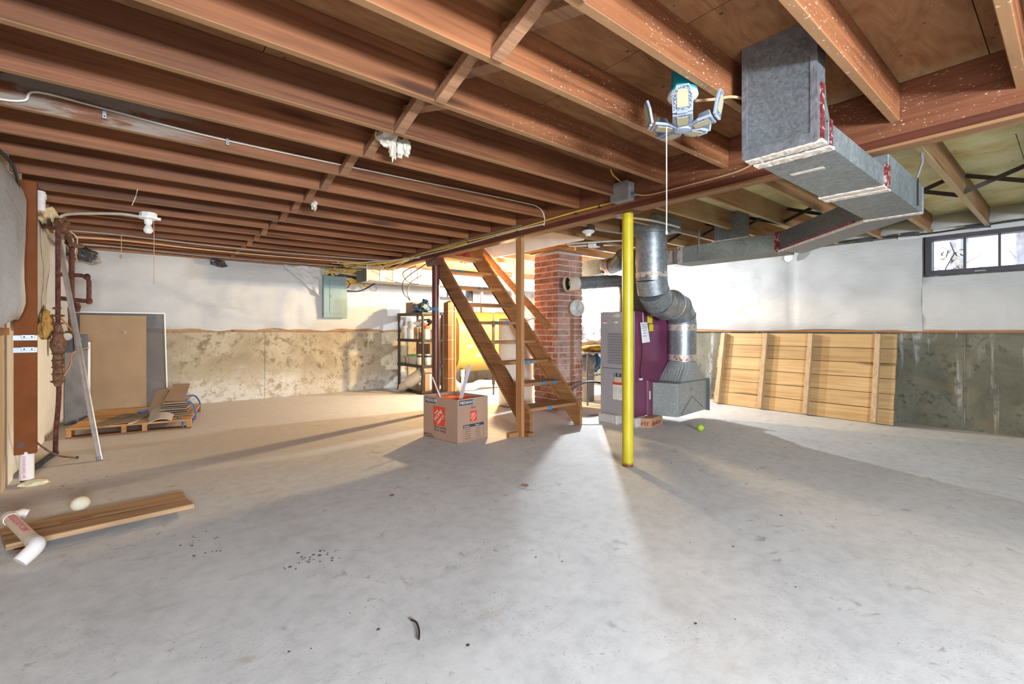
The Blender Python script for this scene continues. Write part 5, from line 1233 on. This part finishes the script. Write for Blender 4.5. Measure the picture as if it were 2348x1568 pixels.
build('side_line', MB().tube([(4.30,5.75,1.15),(4.30,5.75,1.26),(4.32,5.75,1.285),(4.55,5.75,1.29)], .011, 8), M['soot'], hp, smooth=True)
dh = thing('vent_hose', (4.3, 6.4, 0), 'white ribbed flexible vent hose lying on the floor in front of the oil tank', 'hose')
hpts = [(3.98,6.62,.28),(4.02,6.5,.16),(4.10,6.42,.075),(4.32,6.36,.066),(4.48,6.40,.10),(4.65,6.42,.085),(4.95,6.40,.07)]
mbh = MB(); 
def crpts(p_, k):
    p_ = [Vector(q) for q in p_]; out = []
    for i in range(len(p_)-1):
        a, b = p_[max(i-1,0)], p_[i]; c, d = p_[i+1], p_[min(i+2,len(p_)-1)]
        for j in range(k):
            t_ = j/k; out.append(0.5*((2*b)+(c-a)*t_+(2*a-5*b+4*c-d)*t_*t_+(3*b-a-3*c+d)*t_**3))
    return out+[p_[-1]]
hp_ = crpts(hpts, 10)
build('hose', MB().tube(hp_, [.062+(.005 if i % 2 else -.003) for i in range(len(hp_))], 14), M['hose_white'], dh, smooth='all')
o = thing('pipe_stub', (4.05, 6.3, 0), 'short pinkish white plastic pipe stub with tee on the floor by the tank', 'pipe')
build('pipe', MB().cyl((4.05,6.25,0),(4.05,6.25,.34),.025,n=14), M['white_pvc'], o, smooth=True); build('tee', MB().cyl((4.05,6.25,.26),(4.05,6.25,.37),.034,n=14), M['white_pvc'], o, smooth=True)
o = tag(build('wrapped_pipe', MB().tube([(4.36,5.35,2.0),(4.37,5.3,1.86),(4.35,5.3,1.6),(4.38,5.28,1.42)], .045, 12, sub=3), plain('grey_pipe_wrap', (.34,.3,.28), .8), None, smooth=True, loc=(4.36,5.3,1.4)), 'grey wrapped pipe hanging from the ceiling joists between stairs and chimney', 'pipe')
o = tag(build('tan_drum', MB().lathe((4.75,5.75,1.20), [(.001,0),(.15,.01),(.17,.05),(.17,.2),(.15,.24),(.001,.25)], 24), plain('tan_drum', (.6,.45,.27), .5), None, smooth=True, loc=(4.75,5.75,1.2)), 'tan round tank end showing left of the chimney', 'tank') if False else None

# ------------------------------------------------------------ slatted wooden panel on the right wall
wpn = thing('battened_board', (6.3, 2.2, 0), 'slatted pine panel with four battens leaning on the right wall', 'panel')
b0 = Vector((6.20,0,.0)); vd = Vector((.2,0,.965)); Lh = vd.length; vd.normalize(); nd = Vector((-vd.z,0,vd.x))
def PP(y, s, d): return Vector((b0.x,y,b0.z))+vd*s+nd*d
for i in range(6):
    s0, s1 = Lh*i/6+.003, Lh*(i+1)/6-.003
    build('plank', MB().slab([PP(1.24+.004*(i % 2),s0,0),PP(3.20-.006*(i % 3),s0,0),PP(3.20-.006*(i % 3),s1,0),PP(1.24+.004*(i % 2),s1,0)], nd*.018), M['pine'], wpn, bevel=.0015)
for y in (3.125, 2.57, 2.055, 1.40): build('batten', MB().slab([PP(y-.024,.01,.018),PP(y+.024,.01,.018),PP(y+.024,Lh-.01,.018),PP(y-.024,Lh-.01,.018)], nd*.06), M['batten'], wpn, bevel=.002)
o = thing('tennis_ball', (4.38, 2.40, 0), 'yellow green tennis ball on the floor right of the furnace', 'ball')
build('felt', MB().lathe((4.385,2.40,.034), [(.034*math.sin(math.pi*i/14), -.034*math.cos(math.pi*i/14)) for i in range(15)], 24), M['tennis'], o, smooth=True)
build('ball_seam', MB().tube([(4.385+.0343*math.cos(a)*math.cos(.5*math.sin(2*a)), 2.40+.0343*math.sin(a)*math.cos(.5*math.sin(2*a)), .034+.0343*math.sin(.5*math.sin(2*a))) for a in [6.2832*k/32 for k in range(33)]], .0012, 4), M['label_white'], o)

# ------------------------------------------------------------ table behind the furnace
tb = thing('folding_table', (5.2, 4.42, 0), 'grey folding table behind the furnace and chimney', 'table')
build('table_top', MB().box(4.62, 5.82, 4.10, 4.75, .69, .715), M['table'], tb, bevel=.004)
for x in (4.66, 5.78):
    for y in (4.14, 4.71): build('leg', MB().cyl((x,y,0),(x,y,.69),.014,n=10), M['table'], tb, smooth=True)
    build('cross_rail', MB().cyl((x,4.14,.36),(x,4.71,.36),.011,n=8), M['table'], tb, smooth=True)
build('brace', MB().cyl((4.66,4.16,.37),(5.2,4.16,.69),.009,n=8), M['table'], tb, smooth=True)
build('long_rail', MB().cyl((4.66,4.14,.40),(5.78,4.14,.40),.011,n=8), M['table'], tb, smooth=True)
for nm, lbl, c_, r_, m_, sd_ in (('mustard_cloth','folded mustard yellow cloth on the table edge',(4.95,4.22,.76),(.32,.11,.045),'mustard',1), ('cloth_pile','pile of pale and red clothing on the table',(5.0,4.36,.84),(.3,.14,.075),'clutter',2),
        ('plastic_bag','large white plastic bag at the left of the table',(4.80,4.50,.95),(.17,.13,.17),'clutter',3), ('plastic_bag','white plastic bag on the table further right',(5.25,4.55,.93),(.2,.14,.16),'clutter',5)):
    o = thing(nm, (c_[0],c_[1],.716), lbl, 'bag' if 'bag' in nm else 'cloth'); build(nm+'_body' if 'bag' in nm else 'fabric', MB().blob(c_, r_, .35, 4, sd_, 4, -r_[2]*.98), M[m_], o, smooth=True)
o = thing('storage_crate', (5.05, 4.4, 0), 'grey storage crate with blue bag hanging under the folding table', 'crate')
build('crate_body', MB().blob((4.95,4.42,.55), (.16,.13,.12), .3, 4, 3, 3), M['grey_item'], o, smooth=True); build('blue_bag', MB().blob((5.10,4.38,.54), (.06,.08,.13), .3, 4, 8, 3), M['tape_blue'], o, smooth=True)
build('crate_stand', MB().box(4.88,5.05,4.36,4.48,0,.45), M['table'], o)
cable([(4.02,3.70,.012),(3.95,3.72,.06),(3.93,3.78,.2),(3.97,3.78,.30),(4.05,3.72,.37),(4.14,3.66,.40),(4.24,3.58,.39),(4.35,3.5,.35)], .012, 'black', 'thick dark hose looping between the stair foot and the furnace', name='hose')
cable([(3.94,3.73,.014),(4.05,3.66,.012),(4.2,3.6,.012),(4.4,3.55,.012)], .010, 'cable_grey', 'grey hose lying on the floor toward the furnace', name='hose')

# ------------------------------------------------------------ bulbs and small fittings on the ceiling
def bulb_fixture(x, y, z, zc, lbl, gm, cord=None):
    o = thing('light_bulb', (x, y, z), lbl, 'light bulb')
    build('lampholder', MB().lathe((x,y,zc), [(.001,0),(.055,0),(.058,-.01),(.05,-.022),(.026,-.03),(.024,-.06),(.001,-.06)], 20), M['porcelain'], o, smooth=True)
    build('bulb', MB().lathe((x,y,z), [(.001,-.032),(.016,-.028),(.028,-.014),(.032,0),(.029,.014),(.02,.032),(.013,.05),(.013,zc-.06-z)], 18), gm, o, smooth=True)
    return o
bulb_fixture(*WARM_BULB, 2.008, 'lit bare bulb glowing warm behind the right stair stringer', M['bulb_warm'])
o = bulb_fixture(*COOL_BULB, 2.008, 'lit bare bulb glowing white behind the furnace flue pipe', M['bulb_cool'])
build('mounting_board', MB().box(5.42, 5.58, 4.638, 5.006, 2.008, 2.03), M['ledger'], o)
cf = thing('ceiling_bulb', (.07, 4.99, 1.86), 'unlit white bulb in a white plastic ceiling box near the left wall', 'light')
build('ceiling_box', MB().lathe((.07,4.99,1.975), [(.001,.034),(.06,.034),(.062,0),(.062,-.005)], 8), M['white_plastic'], cf)
build('box_rim', MB().lathe((.07,4.99,1.962), [(.001,.012),(.07,.012),(.068,-.004),(.03,-.012),(.026,-.05),(.001,-.05)], 20), M['white_plastic'], cf, smooth=True)
build('bulb', MB().lathe((.07,4.99,1.862), [(.001,-.03),(.02,-.026),(.033,-.008),(.034,.008),(.026,.028),(.017,.045),(.015,.06)], 20), M['porcelain'], cf, smooth=True)
build('pull_cord', MB().tube([(.105,4.97,1.95),(.108,4.97,1.85),(.108,4.97,1.40)], .0025, 6), M['cord_tan'], cf)
build('side_tab', MB().box(.13,.155,4.97,5.0,1.955,1.975), M['porcelain'], cf)
cable([(.02,4.97,1.965),(-.1,5.05,1.985),(-.25,5.2,1.995),(-.42,5.38,2.0),(-.5,5.46,1.985),(-.53,5.48,1.93),(-.55,5.5,1.87)], .012, 'cable_white', 'thick off white cable from the unlit ceiling bulb to the left wall')
o = thing('pull_cord', (-.02, 6.0, 1.75), 'short loose pull cord hanging from a joist behind the unlit bulb', 'cord')
build('cord', MB().tube([(-.13,6.24,2.012),(-.13,6.2,1.98),(-.13,6.2,1.78)], .003, 5), M['cord_tan'], o); build('cord_knot', MB().blob((-.13,6.2,1.765), (.014,.014,.02), .3), M['cord_tan'], o)
for i, (y, zz) in enumerate(((6.35,1.995),(6.75,2.0),(7.25,1.99))):
    cable([(-.5,y-.3,1.96),(-.1,y-.1,zz),(.6,y,zz-.004),(1.4,y+.05,zz),(2.2,y-.02,zz+.002),(2.75,y-.2,1.985)], .011, ('cable_grey','cord_tan','cable_grey')[i],
          ('grey cable slung under the far left joists, nearest the camera','tan cable slung under the far left joists','dark cable slung under the joists closest to the back wall')[i])
lh = thing('lampholder', (3.39, 3.0, 1.97), 'empty white porcelain lampholder under a joist left of the yellow post', 'lamp')
build('dark_box', MB().box(3.35,3.44,2.96,3.05,1.975,2.03), M['soot'], lh)
build('holder_body', MB().lathe((3.39,3.0,1.975), [(.001,0),(.058,0),(.06,-.012),(.045,-.024),(.03,-.03),(.024,-.05),(.001,-.04)], 24), M['porcelain'], lh, smooth=True)
for i, pts in enumerate(([(3.0,2.55,1.98),(3.3,2.45,1.985),(3.6,2.4,1.99),(4.0,2.4,1.99)], [(3.45,3.0,2.0),(3.8,2.9,1.985),(4.1,2.75,1.99)], [(3.9,3.75,1.985),(4.1,3.5,1.985),(4.4,3.3,1.99)], [(3.82,3.7,1.99),(3.86,3.5,1.985),(4.2,3.05,1.985),(4.7,3.0,1.99)])):
    cable(pts, .009, ('cable_white','cable_grey','cable_white','cable_white')[i], ('white cable from the girder over the yellow post','grey cable leaving the empty lampholder','white cable above the chimney flue pipe','long white cable along the joists behind the yellow post')[i])
sm = thing('wire_box', (4.05, 3.5, 1.97), 'small white wiring box on the joists above the flue pipe', 'electrical box')
build('box_body', MB().box(4.0,4.1,3.45,3.55,1.955,2.008), M['porcelain'], sm, bevel=.004); build('box_cover', MB().box(4.03,4.12,3.42,3.45,1.965,1.99), M['soot'], sm)
o = thing('rag', (1.05, 2.40, 2.05), 'pale torn rag stuffed in the bridging near the ceiling centre', 'rag')
build('cloth', MB().blob((1.06,2.37,2.06), (.055,.05,.05), .6, 4, 2, 3), M['tub'], o, smooth=True)
for i in range(3): build('cloth_tail', MB().blob((1.08+.03*i,2.36-.02*i,2.0+.008*i), (.02,.02,.05), .6, 5, 3+i, 3), M['tub'], o, smooth=True)
o = thing('rag', (1.05, 3.83, 2.0), 'small pale rag hanging from the far bridging', 'rag')
build('cloth', MB().blob((1.08,3.80,2.0), (.02,.03,.04), .6, 5, 9, 3), M['tub'], o, smooth=True)
o = tag(build('cobweb_thread', MB().tube([(.0,4.19,2.012),(-.005,4.17,1.98),(-.01,4.08,1.93),(-.03,4.05,1.86)], .0025, 5), M['cord_white'], None, loc=(0,4.1,1.9)), 'pale loose thread hanging under the left joists', 'thread')

# ------------------------------------------------------------ litter on the floor
o = thing('dry_leaf', (1.945, 2.27, 0), 'small brown dry leaf on the floor left of the yellow post', 'leaf')
build('leaf_blade', MB().grid(4, 3, lambda u, v: (1.925+.045*u, 2.25+.03*v, .004+.012*abs(u-.5)+.004*v)), M['leaf_brown'], o, fix=False)
o = thing('dry_leaf', (.93, 2.27, 0), 'tiny curled brown leaf on the floor below the cardboard box shadow', 'leaf')
c_ = (1.20, 2.60)
build('leaf_blade', MB().grid(4, 3, lambda u, v: (1.19+.03*u, 2.64+.02*v, .004+.01*abs(u-.5))), M['leaf_brown'], o, fix=False)
o = tag(build('black_twig', MB().tube([(.715,1.365,.006),(.735,1.40,.008),(.745,1.44,.012),(.742,1.475,.006)], .0035, 5, sub=4), M['black'], None, loc=(.74,1.4,0)), 'thin curved black twig on the floor in the bottom foreground', 'twig')
grit = MB()
for cx_, cy_, n_, s_ in ((.56,2.14,26,.06),(.64,2.20,10,.05),(.23,2.70,14,.05),(.22,2.52,8,.04),(4.5,1.4,10,.12),(5.6,1.1,14,.2),(3.2,1.9,8,.1),(-.3,4.25,14,.08),(.0,4.9,10,.15),(4.2,2.6,18,.2),(1.0,1.5,6,.3),(2.0,1.0,10,.5),(.5,1.2,8,.3)):
    for i in range(n_):
        x, y = cx_+R.gauss(0,s_), cy_+R.gauss(0,s_*.7); r = R.uniform(.0012,.0042)
        grit.blob((x,y,r*.3), (r*R.uniform(.8,2.2),r,r*.5), .3, 3, i, 1)
o = tag(build('floor_grit', grit, M['dirt'], None, loc=(.6,2.1,0)), 'scattered dark grit and flakes on the concrete floor', 'debris'); stuff(o)
